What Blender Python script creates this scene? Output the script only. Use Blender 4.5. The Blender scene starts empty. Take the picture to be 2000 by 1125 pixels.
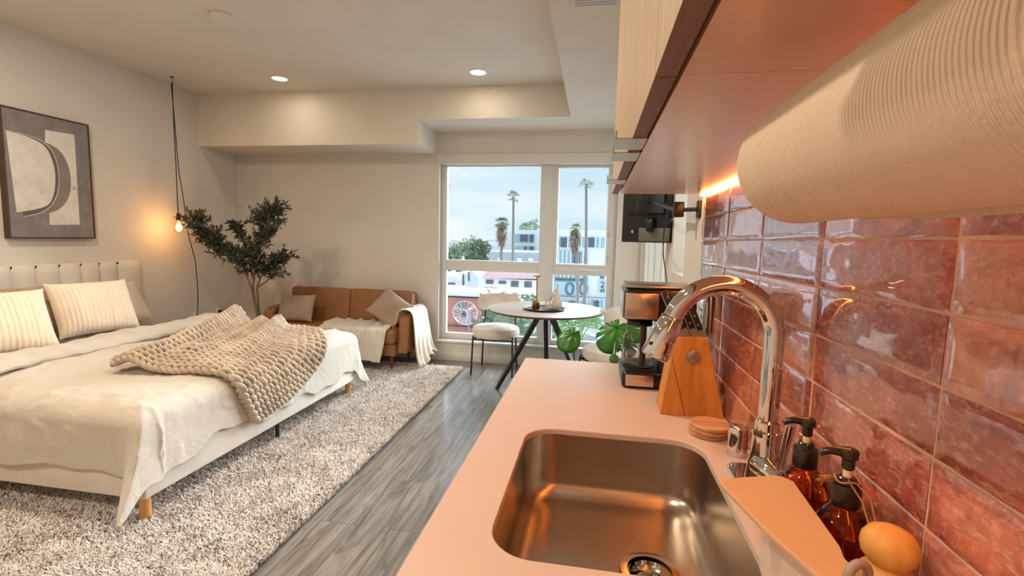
import bpy, bmesh, math, random
import numpy as np
from mathutils import Vector, Matrix, Euler
random.seed(7); rng = np.random.default_rng(7)
SC = bpy.context.scene
C = SC.collection
PI = math.pi

# ---------------------------------------------------------------- camera
H = 1.392
FPX = 932.36
def cam_rot(y, p, r):
    cy, sy = math.cos(y), math.sin(y); cp, sp = math.cos(p), math.sin(p); cr, sr = math.cos(r), math.sin(r)
    f = np.array([-sy*cp, cy*cp, sp]); ri = np.array([cy, sy, 0]); up = np.cross(ri, f)
    return cr*ri+sr*up, -sr*ri+cr*up, f
RI, UP, FW = cam_rot(.168481, -.101077, .0234913)
cam_data = bpy.data.cameras.new('camera'); cam = bpy.data.objects.new('camera', cam_data); C.objects.link(cam)
cam_data.sensor_width = 36; cam_data.lens = FPX/2000*36; cam_data.clip_start = .02; cam_data.clip_end = 2000
cam.matrix_world = Matrix(((RI[0], UP[0], -FW[0], 0), (RI[1], UP[1], -FW[1], 0), (RI[2], UP[2], -FW[2], H), (0, 0, 0, 1)))
SC.camera = cam
def at(x, y, Y):
    """point of the world at distance Y along the room whose direction passes through image point x, y"""
    d = RI*((x-1000)/FPX) + UP*(-(y-562.5)/FPX) + FW
    t = Y/d[1]
    return (d[0]*t, Y, H+d[2]*t)

# ---------------------------------------------------------------- exposure, world, sun, big lights
SC.view_settings.view_transform = 'Standard'; SC.view_settings.look = 'None'
SC.view_settings.gamma = 1; SC.view_settings.use_curve_mapping = False
SC.view_settings.exposure = 0.0
W = bpy.data.worlds.new('world'); SC.world = W; W.use_nodes = True
nt = W.node_tree; nt.nodes.clear()
wo = nt.nodes.new('ShaderNodeOutputWorld'); bg = nt.nodes.new('ShaderNodeBackground')
tc = nt.nodes.new('ShaderNodeTexCoord'); sp = nt.nodes.new('ShaderNodeSeparateXYZ')
nt.links.new(tc.outputs['Generated'], sp.inputs[0])
gr = nt.nodes.new('ShaderNodeValToRGB')
gr.color_ramp.elements[0].position = 0.0; gr.color_ramp.elements[0].color = (.62, .80, .90, 1)
gr.color_ramp.elements[1].position = .42; gr.color_ramp.elements[1].color = (.56, .74, .88, 1)
el = gr.color_ramp.elements.new(.8); el.color = (1.9, 2.2, 2.5, 1)
nt.links.new(sp.outputs[2], gr.inputs[0])
mp = nt.nodes.new('ShaderNodeMapping'); mp.inputs['Scale'].default_value = (2.2, 2.2, 13)
mp.inputs['Rotation'].default_value = (.05, .08, 0)
nt.links.new(tc.outputs['Generated'], mp.inputs[0])
nz = nt.nodes.new('ShaderNodeTexNoise'); nz.inputs['Scale'].default_value = 1.3; nz.inputs['Detail'].default_value = 5
nt.links.new(mp.outputs[0], nz.inputs['Vector'])
cr_ = nt.nodes.new('ShaderNodeValToRGB'); cr_.color_ramp.elements[0].position = .38; cr_.color_ramp.elements[1].position = .68
nt.links.new(nz.outputs['Fac'], cr_.inputs[0])
mx = nt.nodes.new('ShaderNodeMixRGB'); mx.inputs[2].default_value = (.86, .92, .95, 1)
nt.links.new(cr_.outputs[0], mx.inputs[0]); nt.links.new(gr.outputs[0], mx.inputs[1])
nt.links.new(mx.outputs[0], bg.inputs[0]); bg.inputs[1].default_value = 1.12
nt.links.new(bg.outputs[0], wo.inputs[0])

def lamp(kind, name, loc, energy, color, **kw):
    l = bpy.data.lights.new(name, kind); l.energy = energy; l.color = color
    for k, v in kw.items():
        if k != 'rot': setattr(l, k, v)
    o = bpy.data.objects.new(name, l); o.location = loc; C.objects.link(o)
    if 'rot' in kw: o.rotation_euler = kw['rot']
    return o
# soft overcast daylight that comes in through the big window (from the far side, high)
sun = lamp('SUN', 'daylight_sun', (0, 20, 20), 20.0, (.84, .93, 1.0), angle=math.radians(55))
sun.rotation_euler = Vector((.55, 1, .50)).to_track_quat('Z', 'Y').to_euler()

# ---------------------------------------------------------------- tags
def tag(o, label=None, cat=None, group=None, kind=None):
    if label: o['label'] = label
    if cat: o['category'] = cat
    if group: o['group'] = group
    if kind: o['kind'] = kind
    return o
ORG = {}
def root_of(o):
    while o.parent: o = o.parent
    return o
def empty(name, loc, label, cat, group=None, rz=0):
    o = bpy.data.objects.new(name, None); C.objects.link(o); o.location = loc; o.rotation_euler[2] = rz
    o.empty_display_size = .05
    return tag(o, label, cat, group)
def copy_tree(o, parent=None):
    c = o.copy(); C.objects.link(c)
    if parent: c.parent = parent
    for ch in o.children: copy_tree(ch, c)
    return c

# ---------------------------------------------------------------- geometry builder
class G:
    def __init__(s): s.v = []; s.f = []; s.m = []; s.n = 0; s.mi = 0
    def add(s, v, f):
        v = np.asarray(v, float).reshape(-1, 3); s.v.append(v)
        for a in f: s.f.append(tuple(i+s.n for i in a)); s.m.append(s.mi)
        s.n += len(v); return s
    def box(s, x0, x1, y0, y1, z0, z1, b=0, seg=2):
        if b <= 0:
            v = [(x, y, z) for x in (x0, x1) for y in (y0, y1) for z in (z0, z1)]
            return s.add(v, [(0, 1, 3, 2), (4, 6, 7, 5), (0, 4, 5, 1), (2, 3, 7, 6), (0, 2, 6, 4), (1, 5, 7, 3)])
        bm = bmesh.new(); bmesh.ops.create_cube(bm, size=1)
        for q in bm.verts: q.co = Vector(((x0+x1)/2+q.co.x*(x1-x0), (y0+y1)/2+q.co.y*(y1-y0), (z0+z1)/2+q.co.z*(z1-z0)))
        bmesh.ops.bevel(bm, geom=bm.edges[:], offset=b, segments=seg, profile=.5, affect='EDGES')
        return s.bm(bm)
    def bm(s, bm):
        bm.verts.index_update()
        s.add([q.co[:] for q in bm.verts], [[q.index for q in f.verts] for f in bm.faces]); bm.free(); return s
    def xf(s, M, start=0):
        """transform everything added so far (from block start)"""
        M = np.array(M); 
        for i in range(start, len(s.v)): s.v[i] = s.v[i]@M[:3, :3].T+M[:3, 3]
        return s
    def tube(s, pts, r, seg=10, closed=False, caps=True):
        P = np.asarray(pts, float); n = len(P)
        r = np.full(n, r, float) if np.isscalar(r) else np.asarray(r, float)
        if closed: T = np.roll(P, -1, 0)-np.roll(P, 1, 0)
        else:
            T = np.zeros_like(P); T[1:-1] = P[2:]-P[:-2]; T[0] = P[1]-P[0]; T[-1] = P[-1]-P[-2]
        T /= np.maximum(np.linalg.norm(T, axis=1), 1e-9)[:, None]
        up = np.array([0, 0, 1.]) if abs(T[0][2]) < .9 else np.array([1., 0, 0])
        N = np.zeros_like(P); N[0] = up-T[0]*(up@T[0]); N[0] /= np.linalg.norm(N[0])
        for i in range(1, n):
            q = N[i-1]-T[i]*(N[i-1]@T[i]); L = np.linalg.norm(q)
            N[i] = q/L if L > 1e-6 else N[i-1]
        B = np.cross(T, N); a = np.linspace(0, 2*PI, seg, endpoint=False)
        V = P[:, None]+r[:, None, None]*(np.cos(a)[None, :, None]*N[:, None]+np.sin(a)[None, :, None]*B[:, None])
        F = []; m = n if closed else n-1
        for i in range(m):
            j = (i+1) % n
            for k in range(seg):
                l = (k+1) % seg; F.append((i*seg+k, i*seg+l, j*seg+l, j*seg+k))
        if not closed and caps: F.append(tuple(range(seg))[::-1]); F.append(tuple((n-1)*seg+k for k in range(seg)))
        return s.add(V.reshape(-1, 3), F)
    def cyl(s, p0, p1, r0, r1=None, seg=24, b=0):
        r1 = r0 if r1 is None else r1
        p0 = np.array(p0, float); p1 = np.array(p1, float); L = np.linalg.norm(p1-p0)
        if b > 0:
            t = b/L
            return s.tube([p0, p0+(p1-p0)*t*.3, p0+(p1-p0)*t, p1-(p1-p0)*t, p1-(p1-p0)*t*.3, p1], [r0-b, r0-b*.3, r0, r1, r1-b*.3, r1-b], seg)
        return s.tube([p0, p1], [r0, r1], seg)
    def lathe(s, prof, c=(0, 0, 0), seg=32, sx=1, sy=1, caps=True):
        """profile of (radius, z) revolved round the vertical through c"""
        n = len(prof); V = []; F = []
        for r, z in prof:
            for k in range(seg):
                a = 2*PI*k/seg; V.append((c[0]+sx*r*math.cos(a), c[1]+sy*r*math.sin(a), c[2]+z))
        for i in range(n-1):
            for k in range(seg):
                l = (k+1) % seg; F.append((i*seg+k, i*seg+l, (i+1)*seg+l, (i+1)*seg+k))
        if caps and prof[0][0] > 1e-4: F.append(tuple(range(seg))[::-1])
        if caps and prof[-1][0] > 1e-4: F.append(tuple((n-1)*seg+k for k in range(seg)))
        return s.add(V, F)
    def prism(s, poly, a0, a1, axis=2):
        """extrude polygon along axis; poly is in the two other axes, in order"""
        n = len(poly); V = []
        for a in (a0, a1):
            for p in poly:
                q = list(p); q.insert(axis, a); V.append(q)
        F = [tuple(range(n))[::-1], tuple(range(n, 2*n))]+[(i, (i+1) % n, n+(i+1) % n, n+i) for i in range(n)]
        return s.add(V, F)
    def grid(s, P, close_u=False, close_v=False):
        """P array (nu, nv, 3)"""
        nu, nv = P.shape[:2]; F = []
        for i in range(nu if close_u else nu-1):
            i2 = (i+1) % nu
            for j in range(nv if close_v else nv-1):
                j2 = (j+1) % nv; F.append((i*nv+j, i2*nv+j, i2*nv+j2, i*nv+j2))
        return s.add(P.reshape(-1, 3), F)
    def ball(s, c, r, seg=24, rings=14):
        r = (r, r, r) if np.isscalar(r) else r
        th = np.linspace(0, PI, rings); ph = np.linspace(0, 2*PI, seg, endpoint=False)
        P = np.stack([c[0]+r[0]*np.sin(th)[:, None]*np.cos(ph)[None], c[1]+r[1]*np.sin(th)[:, None]*np.sin(ph)[None], (c[2]+r[2]*np.cos(th))[:, None]+0*ph[None]], -1)
        return s.grid(P, close_v=True)

def obj(name, g, mat, parent=None, smooth=True, auto=35, subs=0, solid=0, off=-1, bev=0):
    V = np.concatenate(g.v) if g.v else np.zeros((0, 3))
    if parent is not None:
        r = root_of(parent); V = V-np.array(r.location[:])[None]
    me = bpy.data.meshes.new(name)
    me.from_pydata(V.tolist(), [], g.f)
    mats = mat if isinstance(mat, (list, tuple)) else [mat]
    for m in mats: me.materials.append(m)
    if len(mats) > 1: me.polygons.foreach_set('material_index', g.m)
    bm = bmesh.new(); bm.from_mesh(me); bmesh.ops.recalc_face_normals(bm, faces=bm.faces)
    if smooth:
        ca = math.radians(auto)
        for f in bm.faces: f.smooth = True
        for e in bm.edges:
            if len(e.link_faces) == 2 and e.calc_face_angle(0) > ca: e.smooth = False
    bm.to_mesh(me); bm.free()
    o = bpy.data.objects.new(name, me); C.objects.link(o)
    if parent is not None: o.parent = parent
    if bev:
        m = o.modifiers.new('bevel', 'BEVEL'); m.width = bev; m.segments = 2; m.limit_method = 'ANGLE'
    if solid:
        m = o.modifiers.new('solid', 'SOLIDIFY'); m.thickness = solid; m.offset = off
    if subs:
        m = o.modifiers.new('sub', 'SUBSURF'); m.levels = subs; m.render_levels = subs
    return o
def struct(name, g, mat, **k):
    return tag(obj(name, g, mat, None, **k), kind='structure')
def thing(name, g, mat, label, cat, group=None, **k):
    return tag(obj(name, g, mat, None, **k), label, cat, group)

# value noise on numpy arrays
_T = rng.random((256, 256))
def vnoise(x, y):
    x = np.asarray(x, float); y = np.asarray(y, float)
    xi = np.floor(x).astype(int); yi = np.floor(y).astype(int); fx = x-xi; fy = y-yi
    fx = fx*fx*(3-2*fx); fy = fy*fy*(3-2*fy)
    g = lambda a, b: _T[a % 256, b % 256]
    return (g(xi, yi)*(1-fx)+g(xi+1, yi)*fx)*(1-fy)+(g(xi, yi+1)*(1-fx)+g(xi+1, yi+1)*fx)*fy-.5
def fbm(x, y, o=4):
    s = 0; a = 1
    for i in range(o): s = s+a*vnoise(x*2**i+17*i, y*2**i+31*i); a *= .5
    return s

# ---------------------------------------------------------------- materials
def lin(c):
    return tuple((x/255/12.92 if x/255 <= .04045 else ((x/255+.055)/1.055)**2.4) for x in c)+(1,)
class NT:
    def __init__(s, name):
        s.m = bpy.data.materials.new(name); s.m.use_nodes = True; s.t = s.m.node_tree
        s.b = s.t.nodes['Principled BSDF']; s.out = s.t.nodes['Material Output']; s._c = None
    def n(s, kind, **k):
        q = s.t.nodes.new('ShaderNode'+kind)
        for a, v in k.items(): setattr(q, a, v)
        return q
    def l(s, a, b): s.t.links.new(a, b)
    def co(s, which='Object'):
        if s._c is None: s._c = s.n('TexCoord')
        return s._c.outputs[which]
    def map(s, scale=(1, 1, 1), rot=(0, 0, 0), loc=(0, 0, 0), src=None):
        q = s.n('Mapping'); q.inputs['Scale'].default_value = scale; q.inputs['Rotation'].default_value = rot; q.inputs['Location'].default_value = loc
        s.l(src or s.co(), q.inputs[0]); return q.outputs[0]
    def noise(s, vec, scale, detail=4, rough=.55, out='Fac', dist=0):
        q = s.n('TexNoise'); q.inputs['Scale'].default_value = scale; q.inputs['Detail'].default_value = detail
        q.inputs['Roughness'].default_value = rough; q.inputs['Distortion'].default_value = dist
        s.l(vec, q.inputs['Vector']); return q.outputs[out]
    def ramp(s, fac, stops):
        q = s.n('ValToRGB'); e = q.color_ramp.elements
        while len(e) < len(stops): e.new(.5)
        for i, (p, c) in enumerate(stops): e[i].position = p; e[i].color = c if len(c) == 4 else tuple(c)+(1,)
        s.l(fac, q.inputs[0]); return q.outputs[0]
    def mix(s, fac, a, b, mode='MIX'):
        q = s.n('MixRGB', blend_type=mode)
        for i, v in ((0, fac), (1, a), (2, b)):
            if hasattr(v, 'links'): s.l(v, q.inputs[i])
            else: q.inputs[i].default_value = v
        return q.outputs[0]
    def math(s, op, a, b=None, c=None):
        q = s.n('Math', operation=op)
        for i, v in enumerate((a, b, c)):
            if v is None: continue
            if hasattr(v, 'links'): s.l(v, q.inputs[i])
            else: q.inputs[i].default_value = v
        return q.outputs[0]
    def set(s, **k):
        for a, v in k.items():
            i = s.b.inputs[a.replace('_', ' ')]
            if hasattr(v, 'links'): s.l(v, i)
            else: i.default_value = v
        return s
    def bump(s, h, strength=.3, dist=.01):
        q = s.n('Bump'); q.inputs['Strength'].default_value = strength; q.inputs['Distance'].default_value = dist
        s.l(h, q.inputs['Height']); s.l(q.outputs[0], s.b.inputs['Normal']); return s
def plain(name, c, rough=.6, metal=0, var=.06, bump=0, bscale=40, **k):
    n = NT(name); col = lin(c)
    v = n.noise(n.co(), 9, 3)
    a = tuple(x*(1-var) for x in col[:3])+(1,); b = tuple(min(1, x*(1+var)) for x in col[:3])+(1,)
    n.set(Base_Color=n.ramp(v, [(.3, a), (.7, b)]), Roughness=rough, Metallic=metal, **k)
    if bump: n.bump(n.noise(n.co(), bscale, 3), bump, .004)
    return n.m
def fabric(name, c, c2=None, scale=260, bump=.5, sheen=.25, var=None, big=0):
    n = NT(name); c = lin(c); c2 = lin(c2) if c2 else tuple(x*.82 for x in c[:3])+(1,)
    w = n.noise(n.co(), scale, 2)
    k = n.ramp(n.noise(n.co(), 5, 3), [(.35, c2), (.65, c)])
    k2 = n.mix(.35, k, n.ramp(w, [(.35, c2), (.65, c)]))
    n.set(Base_Color=k2, Roughness=.92, Sheen_Weight=sheen)
    h = w
    if big: h = n.math('ADD', n.math('MULTIPLY', n.noise(n.map((1, 1, 1)), big, 4, dist=1.0), 3.0), w)
    n.bump(h, bump, .0015 if not big else .006)
    return n.m
def wood(name, c1, c2, axis='z', rough=.5, scale=1, grain=14, coat=0):
    n = NT(name); sc = {'x': (1.2, grain, grain), 'y': (grain, 1.2, grain), 'z': (grain, grain, 1.2)}[axis]
    sc = tuple(q*scale for q in sc)
    v = n.noise(n.map(sc), 2.2, 5, .6, dist=.6)
    n.set(Base_Color=n.ramp(v, [(.32, lin(c2)), (.5, tuple((a+b)/2 for a, b in zip(lin(c1), lin(c2)))), (.68, lin(c1))]), Roughness=rough, Coat_Weight=coat)
    n.bump(v, .15, .002); return n.m
def glow(name, c, s):
    n = NT(name); n.set(Base_Color=(0, 0, 0, 1), Emission_Color=c, Emission_Strength=s); return n.m
def pane_mat(name, tint=(.95, .98, .98, 1), gl=.07):
    m = bpy.data.materials.new(name); m.use_nodes = True; t = m.node_tree; t.nodes.clear()
    o = t.nodes.new('ShaderNodeOutputMaterial'); a = t.nodes.new('ShaderNodeBsdfTransparent'); a.inputs[0].default_value = tint
    g = t.nodes.new('ShaderNodeBsdfGlossy'); g.inputs['Roughness'].default_value = .01
    f = t.nodes.new('ShaderNodeLayerWeight'); f.inputs[0].default_value = .5; pw = t.nodes.new('ShaderNodeMath'); pw.operation = 'POWER'; pw.inputs[1].default_value = 4
    ma = t.nodes.new('ShaderNodeMath'); ma.operation = 'MULTIPLY_ADD'; ma.inputs[1].default_value = .75; ma.inputs[2].default_value = gl*.6; x = t.nodes.new('ShaderNodeMixShader')
    t.links.new(f.outputs['Facing'], pw.inputs[0]); t.links.new(pw.outputs[0], ma.inputs[0])
    t.links.new(ma.outputs[0], x.inputs[0]); t.links.new(a.outputs[0], x.inputs[1]); t.links.new(g.outputs[0], x.inputs[2]); t.links.new(x.outputs[0], o.inputs[0])
    return m

M = {}
n = NT('wall_paint'); n.set(Base_Color=n.ramp(n.noise(n.co(), 1.5, 2), [(.3, lin((208, 200, 188))), (.7, lin((214, 206, 194)))]), Roughness=.75); n.bump(n.noise(n.co(), 90, 3), .22, .003); M['wall'] = n.m
n = NT('ceiling_paint'); n.set(Base_Color=n.ramp(n.noise(n.co(), 2, 2), [(.3, lin((214, 205, 190))), (.7, lin((220, 211, 197)))]), Roughness=.85); n.bump(n.noise(n.co(), 120, 3), .18, .003); M['ceil'] = n.m
M['trim'] = plain('white_trim', (214, 209, 200), .45, var=.02)
M['vinyl'] = plain('window_vinyl', (205, 202, 196), .4, var=.02)
M['glass'] = pane_mat('window_glass')
# floor planks
n = NT('grey_vinyl_planks')
sx = n.n('SeparateXYZ'); n.l(n.co(), sx.inputs[0])
cb = n.n('CombineXYZ'); n.l(n.math('ADD', sx.outputs[1], 4*1.22-.04), cb.inputs[0]); n.l(n.math('ADD', sx.outputs[0], .18*30+.1005+.0865), cb.inputs[1])
br = n.n('TexBrick'); n.l(cb.outputs[0], br.inputs['Vector']); br.offset = .37; br.inputs['Scale'].default_value = 1
br.inputs['Brick Width'].default_value = 1.22; br.inputs['Row Height'].default_value = .18; br.inputs['Mortar Size'].default_value = .0011
br.inputs['Mortar Smooth'].default_value = .1; br.inputs['Bias'].default_value = 0
br.inputs['Color1'].default_value = (0, 0, 0, 1); br.inputs['Color2'].default_value = (1, 1, 1, 1); br.inputs['Mortar'].default_value = (.5, .5, .5, 1)
pv = n.mix(1, br.outputs['Color'], (3.7, 3.7, 3.7, 1), 'MULTIPLY')
va = n.n('VectorMath', operation='ADD'); n.l(n.co(), va.inputs[0]); n.l(pv, va.inputs[1])
g1 = n.noise(n.map((16, 1.1, 16), src=va.outputs[0]), 1.6, 6, .65, dist=.8)
g2 = n.noise(n.map((70, 2.2, 70), src=va.outputs[0]), 1.5, 4, .6)
g3 = n.noise(n.map((5, 2.2, 5), src=va.outputs[0]), 1.5, 3, .5, dist=1.5)
c = n.ramp(g1, [(.30, lin((58, 52, 48))), (.45, lin((104, 98, 92))), (.58, lin((138, 132, 125))), (.72, lin((168, 163, 155)))])
c = n.mix(.38, c, n.ramp(g2, [(.35, lin((80, 76, 72))), (.65, lin((160, 155, 148)))]))
c = n.mix(n.ramp(g3, [(.60, (0, 0, 0)), (.74, (.55, .55, .55))]), c, lin((58, 52, 48)))
c = n.mix(.8, c, n.ramp(br.outputs['Color'], [(0, (.50, .48, .46)), (1, (1.12, 1.12, 1.12))]), 'MULTIPLY')
c = n.mix(br.outputs['Fac'], c, lin((40, 38, 36)))
n.set(Base_Color=c, Roughness=n.ramp(g2, [(.3, (.26, .26, .26)), (.7, (.38, .38, .38))]), Coat_Weight=.6, Coat_Roughness=.16, Coat_IOR=1.6)
n.bump(n.math('SUBTRACT', g2, n.math('MULTIPLY', br.outputs['Fac'], 3)), .25, .002); M['floor'] = n.m
# kitchen wall tile
n = NT('glazed_rose_tile')
sx = n.n('SeparateXYZ'); n.l(n.co(), sx.inputs[0])
iy = n.math('FLOOR', n.math('DIVIDE', n.math('SUBTRACT', sx.outputs[1], .585-.304*20), .304))
iz = n.math('FLOOR', n.math('DIVIDE', n.math('SUBTRACT', sx.outputs[2], .914-.0818*3), .0818))
cb = n.n('CombineXYZ'); n.l(iy, cb.inputs[0]); n.l(iz, cb.inputs[1])
wn = n.n('TexWhiteNoise', noise_dimensions='2D'); n.l(cb.outputs[0], wn.inputs['Vector'])
off = n.mix(1, wn.outputs['Color'], (9, 9, 9, 1), 'MULTIPLY')
va = n.n('VectorMath', operation='ADD'); n.l(n.co(), va.inputs[0]); n.l(off, va.inputs[1])
t1 = n.noise(n.map((1, 1.0, 1.6), src=va.outputs[0]), 15, 7, .72, dist=1.0)
t2 = n.noise(n.map((1, 1, 2), src=va.outputs[0]), 60, 6, .75, dist=.5)
t3 = n.noise(n.map((1, 2.2, .5), src=va.outputs[0]), 30, 6, .7, dist=.8)
c = n.ramp(wn.outputs['Value'], [(0, lin((140, 58, 46))), (.35, lin((162, 78, 64))), (.65, lin((178, 98, 80))), (1, lin((192, 124, 102)))])
c = n.mix(.75, c, n.ramp(t1, [(.30, (.42, .34, .33)), (.5, (.95, .92, .90)), (.70, (1.55, 1.85, 1.85))]), 'MULTIPLY')
c = n.mix(n.ramp(t3, [(.56, (0, 0, 0)), (.66, (.6, .6, .6))]), c, lin((116, 56, 46)))
c = n.mix(n.ramp(t2, [(.50, (0, 0, 0)), (.64, (.55, .55, .55))]), c, lin((214, 160, 138)))
n.set(Base_Color=c, Roughness=n.ramp(t1, [(.3, (.03, .03, .03)), (.7, (.10, .10, .10))]), Specular_IOR_Level=.7, Coat_Weight=1.0, Coat_Roughness=.04, Coat_IOR=1.65)
n.bump(n.math('ADD', n.math('MULTIPLY', n.noise(n.map((1, 1, 1.5), src=va.outputs[0]), 22, 3, .5, dist=.8), 3), n.math('MULTIPLY', t2, 1.1)), .26, .0018); M['tile'] = n.m
M['grout'] = plain('grout', (208, 166, 140), .9, var=.06, bump=.3, bscale=200)
M['counter'] = plain('white_quartz', (200, 174, 158), .42, var=.015)
M['steel'] = NT('brushed_steel').m
n = NT('brushed_sink_steel'); n.set(Base_Color=lin((186, 172, 158)), Metallic=1, Roughness=.27); M['steel'] = n.m
M['chrome'] = plain('chrome', (215, 212, 210), .04, 1, var=.01)
M['satin'] = plain('satin_metal', (180, 172, 164), .3, 1, var=.03)
M['copper_steel'] = plain('brushed_copper_tone_steel', (208, 188, 172), .28, 1, var=.04)
M['cab_in'] = plain('cabinet_underside', (212, 180, 160), .24, var=.02, Coat_Weight=.5, Coat_Roughness=.2)
M['cab_wood'] = wood('light_oak_laminate', (196, 168, 134), (172, 143, 110), 'z', .45, 1, 22)
M['cab_edge'] = wood('cabinet_edge_brown', (120, 84, 66), (98, 66, 50), 'y', .5)
M['duvet'] = fabric('washed_linen_duvet', (208, 198, 184), (198, 187, 171), 300, .6, .2, big=8)
M['sheet'] = fabric('beige_sheet', (206, 188, 168), (190, 170, 150), 300, .4, .2, big=6)
M['bedframe'] = fabric('cream_upholstery', (214, 204, 190), (204, 193, 178), 500, .4)
M['tan_pillow'] = fabric('tan_pillow_cloth', (172, 142, 112), (152, 122, 94), 300, .4, big=9)
M['stripe'] = None
n = NT('ribbed_cream_pillow'); v = n.noise(n.co(), 300, 2)
n.set(Base_Color=n.ramp(v, [(.3, lin((222, 203, 176))), (.7, lin((236, 221, 198)))]), Roughness=.95, Sheen_Weight=.3); n.bump(v, .4, .002); M['stripe'] = n.m
M['knit'] = fabric('chunky_yarn', (206, 188, 166), (160, 140, 118), 130, .8, .3)
M['leather'] = plain('tan_leather', (138, 90, 50), .48, var=.10, bump=.25, bscale=120)
M['sofa_leg'] = plain('walnut_leg', (120, 66, 36), .4, var=.1)
M['grey_cushion'] = fabric('greige_cushion', (164, 142, 122), (146, 124, 104), 300, .5)
M['throw'] = fabric('cream_throw', (220, 210, 192), (196, 184, 166), 200, .7, .4)
M['boucle'] = fabric('boucle', (226, 216, 204), (200, 188, 174), 110, .9, .4)
M['black'] = plain('black_metal', (18, 18, 19), .4, 0, var=.1)
M['blackpl'] = plain('black_plastic', (16, 14, 13), .28, 0, var=.1)
M['brownpl'] = plain('dark_brown_plastic', (38, 22, 16), .22, 0, var=.1)
M['tabletop'] = wood('washed_oak_table_top', (188, 172, 160), (160, 142, 130), 'x', .32, .6, 10)
M['tabedge'] = plain('table_edge', (82, 52, 46), .4)
M['ceramic'] = plain('matte_ceramic', (214, 204, 192), .6, var=.04, bump=.2, bscale=150)
M['brass'] = plain('brass', (190, 138, 70), .28, 1, var=.05)
M['leaf'] = plain('olive_leaf', (58, 60, 42), .5, var=.35)
M['bark'] = plain('olive_bark', (112, 86, 66), .8, var=.2, bump=.5, bscale=60)
M['monstera'] = plain('monstera_leaf', (38, 104, 20), .33, var=.3)
M['stem'] = plain('green_stem', (44, 70, 34), .5)
M['pot'] = plain('pot_ceramic', (190, 182, 172), .6)
M['soil'] = plain('soil', (46, 34, 26), .95, var=.3, bump=.8, bscale=60)
M['bamboo'] = wood('knife_block_wood', (214, 142, 66), (178, 104, 40), 'z', .4, 1.2, 12)
M['coaster'] = wood('coaster_wood', (206, 150, 104), (158, 98, 60), 'x', .45, 1.5, 16)
M['beech'] = wood('beech_wood', (214, 156, 76), (196, 134, 58), 'z', .5, 1.6, 10)
M['legwood'] = wood('bed_leg_wood', (214, 158, 88), (190, 130, 66), 'z', .45, 1, 18)
M['caddy'] = plain('beige_silicone', (190, 150, 112), .5, var=.02)
M['caddyg'] = plain('greige_silicone', (150, 134, 118), .5, var=.03)
n = NT('paper_towel'); v = n.n('TexWave', wave_type='BANDS', bands_direction='Y'); v.inputs['Scale'].default_value = 95; v.inputs['Distortion'].default_value = .6; v.inputs['Detail'].default_value = 2; v.inputs['Detail Scale'].default_value = 1.5
n.l(n.co(), v.inputs[0]); q = n.noise(n.co(), 420, 3)
n.set(Base_Color=lin((214, 188, 160)), Roughness=.95)
n.bump(n.math('ADD', v.outputs['Fac'], n.math('MULTIPLY', q, .7)), .75, .0011); M['paper'] = n.m
M['white_pl'] = plain('white_plastic', (225, 222, 216), .4, var=.02)
M['twine'] = plain('jute_twine', (178, 122, 70), .9, var=.2, bump=.6, bscale=300)
M['cork'] = plain('cream_collar', (226, 190, 150), .7)
n = NT('amber_glass'); n.set(Base_Color=lin((226, 96, 20)), Roughness=.02, IOR=1.45, Transmission_Weight=1.0, Specular_IOR_Level=.7); M['amber'] = n.m
M['label'] = plain('bottle_label', (190, 170, 156), .6)
M['carafe'] = pane_mat('carafe_glass', (.90, .91, .90, 1)); 
M['coffee'] = pane_mat('carafe_water', (.80, .72, .62, 1))
def G_(): return G()

# ================================================================= THE ROOM
XL, XR, YW, YB, ZC = -4.246, .381, 5.17, -1.7, 2.855
ZS1, ZS0, YF, XS = 2.548, 2.313, 4.62, -.269
XR2 = .474
struct('floor', G().box(XL-.2, .62, YB-.1, YW+.2, -.12, 0), M['floor'], smooth=False)
struct('ceiling', G().box(XL-.2, .62, YB-.1, YW+.2, ZC, ZC+.15), M['ceil'], smooth=False)
struct('wall_left', G().box(XL-.2, XL, YB-.1, YW+.2, 0, ZC), M['wall'], smooth=False)
struct('wall_back', G().box(XL, .62, YB-.15, YB, 0, ZC), M['wall'], smooth=False)
# window wall with its opening
WX0, WX1, WZ0, WZ1 = -1.735, .222, .235, 2.203
g = G()
g.box(XL, WX0, YW, YW+.18, 0, ZC); g.box(WX1, .62, YW, YW+.18, 0, ZC)
g.box(WX0, WX1, YW, YW+.18, 0, WZ0); g.box(WX0, WX1, YW, YW+.18, WZ1, ZC)
struct('wall_far', g, M['wall'], smooth=False)
# right wall: kitchen run, then a jog with windows
g = G()
g.box(XR+.012, .62, YB, 1.80, 0, ZC); g.box(XR, .62, 1.80, 2.15, 0, ZC)
g.box(XR, .62, 2.15, 2.46, 0, 1.252); g.box(XR, .62, 2.15, 2.46, 2.2, ZC); g.box(XR, .62, 2.46, 2.70, 0, ZC)
g.box(XR2, .62, 2.70, 3.33, 0, ZC); g.box(XR2, .62, 3.33, 5.02, 0, .12); g.box(XR2, .62, 3.33, 5.02, 2.2, ZC); g.box(XR2, .62, 5.02, YW, 0, ZC)
struct('wall_right', g, M['wall'], smooth=False)
# soffits
g = G(); g.box(XL, -1.765, YF, YW, ZS0, ZC); g.box(-1.765, XS, YF, YW, ZS1, ZC); g.box(XS, XR2, YB, YW, ZS1, ZC)
struct('trim_soffit', g, M['ceil'], smooth=False)
# baseboards
struct('baseboard_far', G().box(XL, XR2, YW-.014, YW, 0, .095, .003), M['trim'])
struct('baseboard_left', G().box(XL, XL+.014, YB, YW-.014, 0, .095, .003), M['trim'])
struct('baseboard_right', G().box(XR2-.014, XR2, 2.70, YW-.014, 0, .095, .003), M['trim'])
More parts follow.
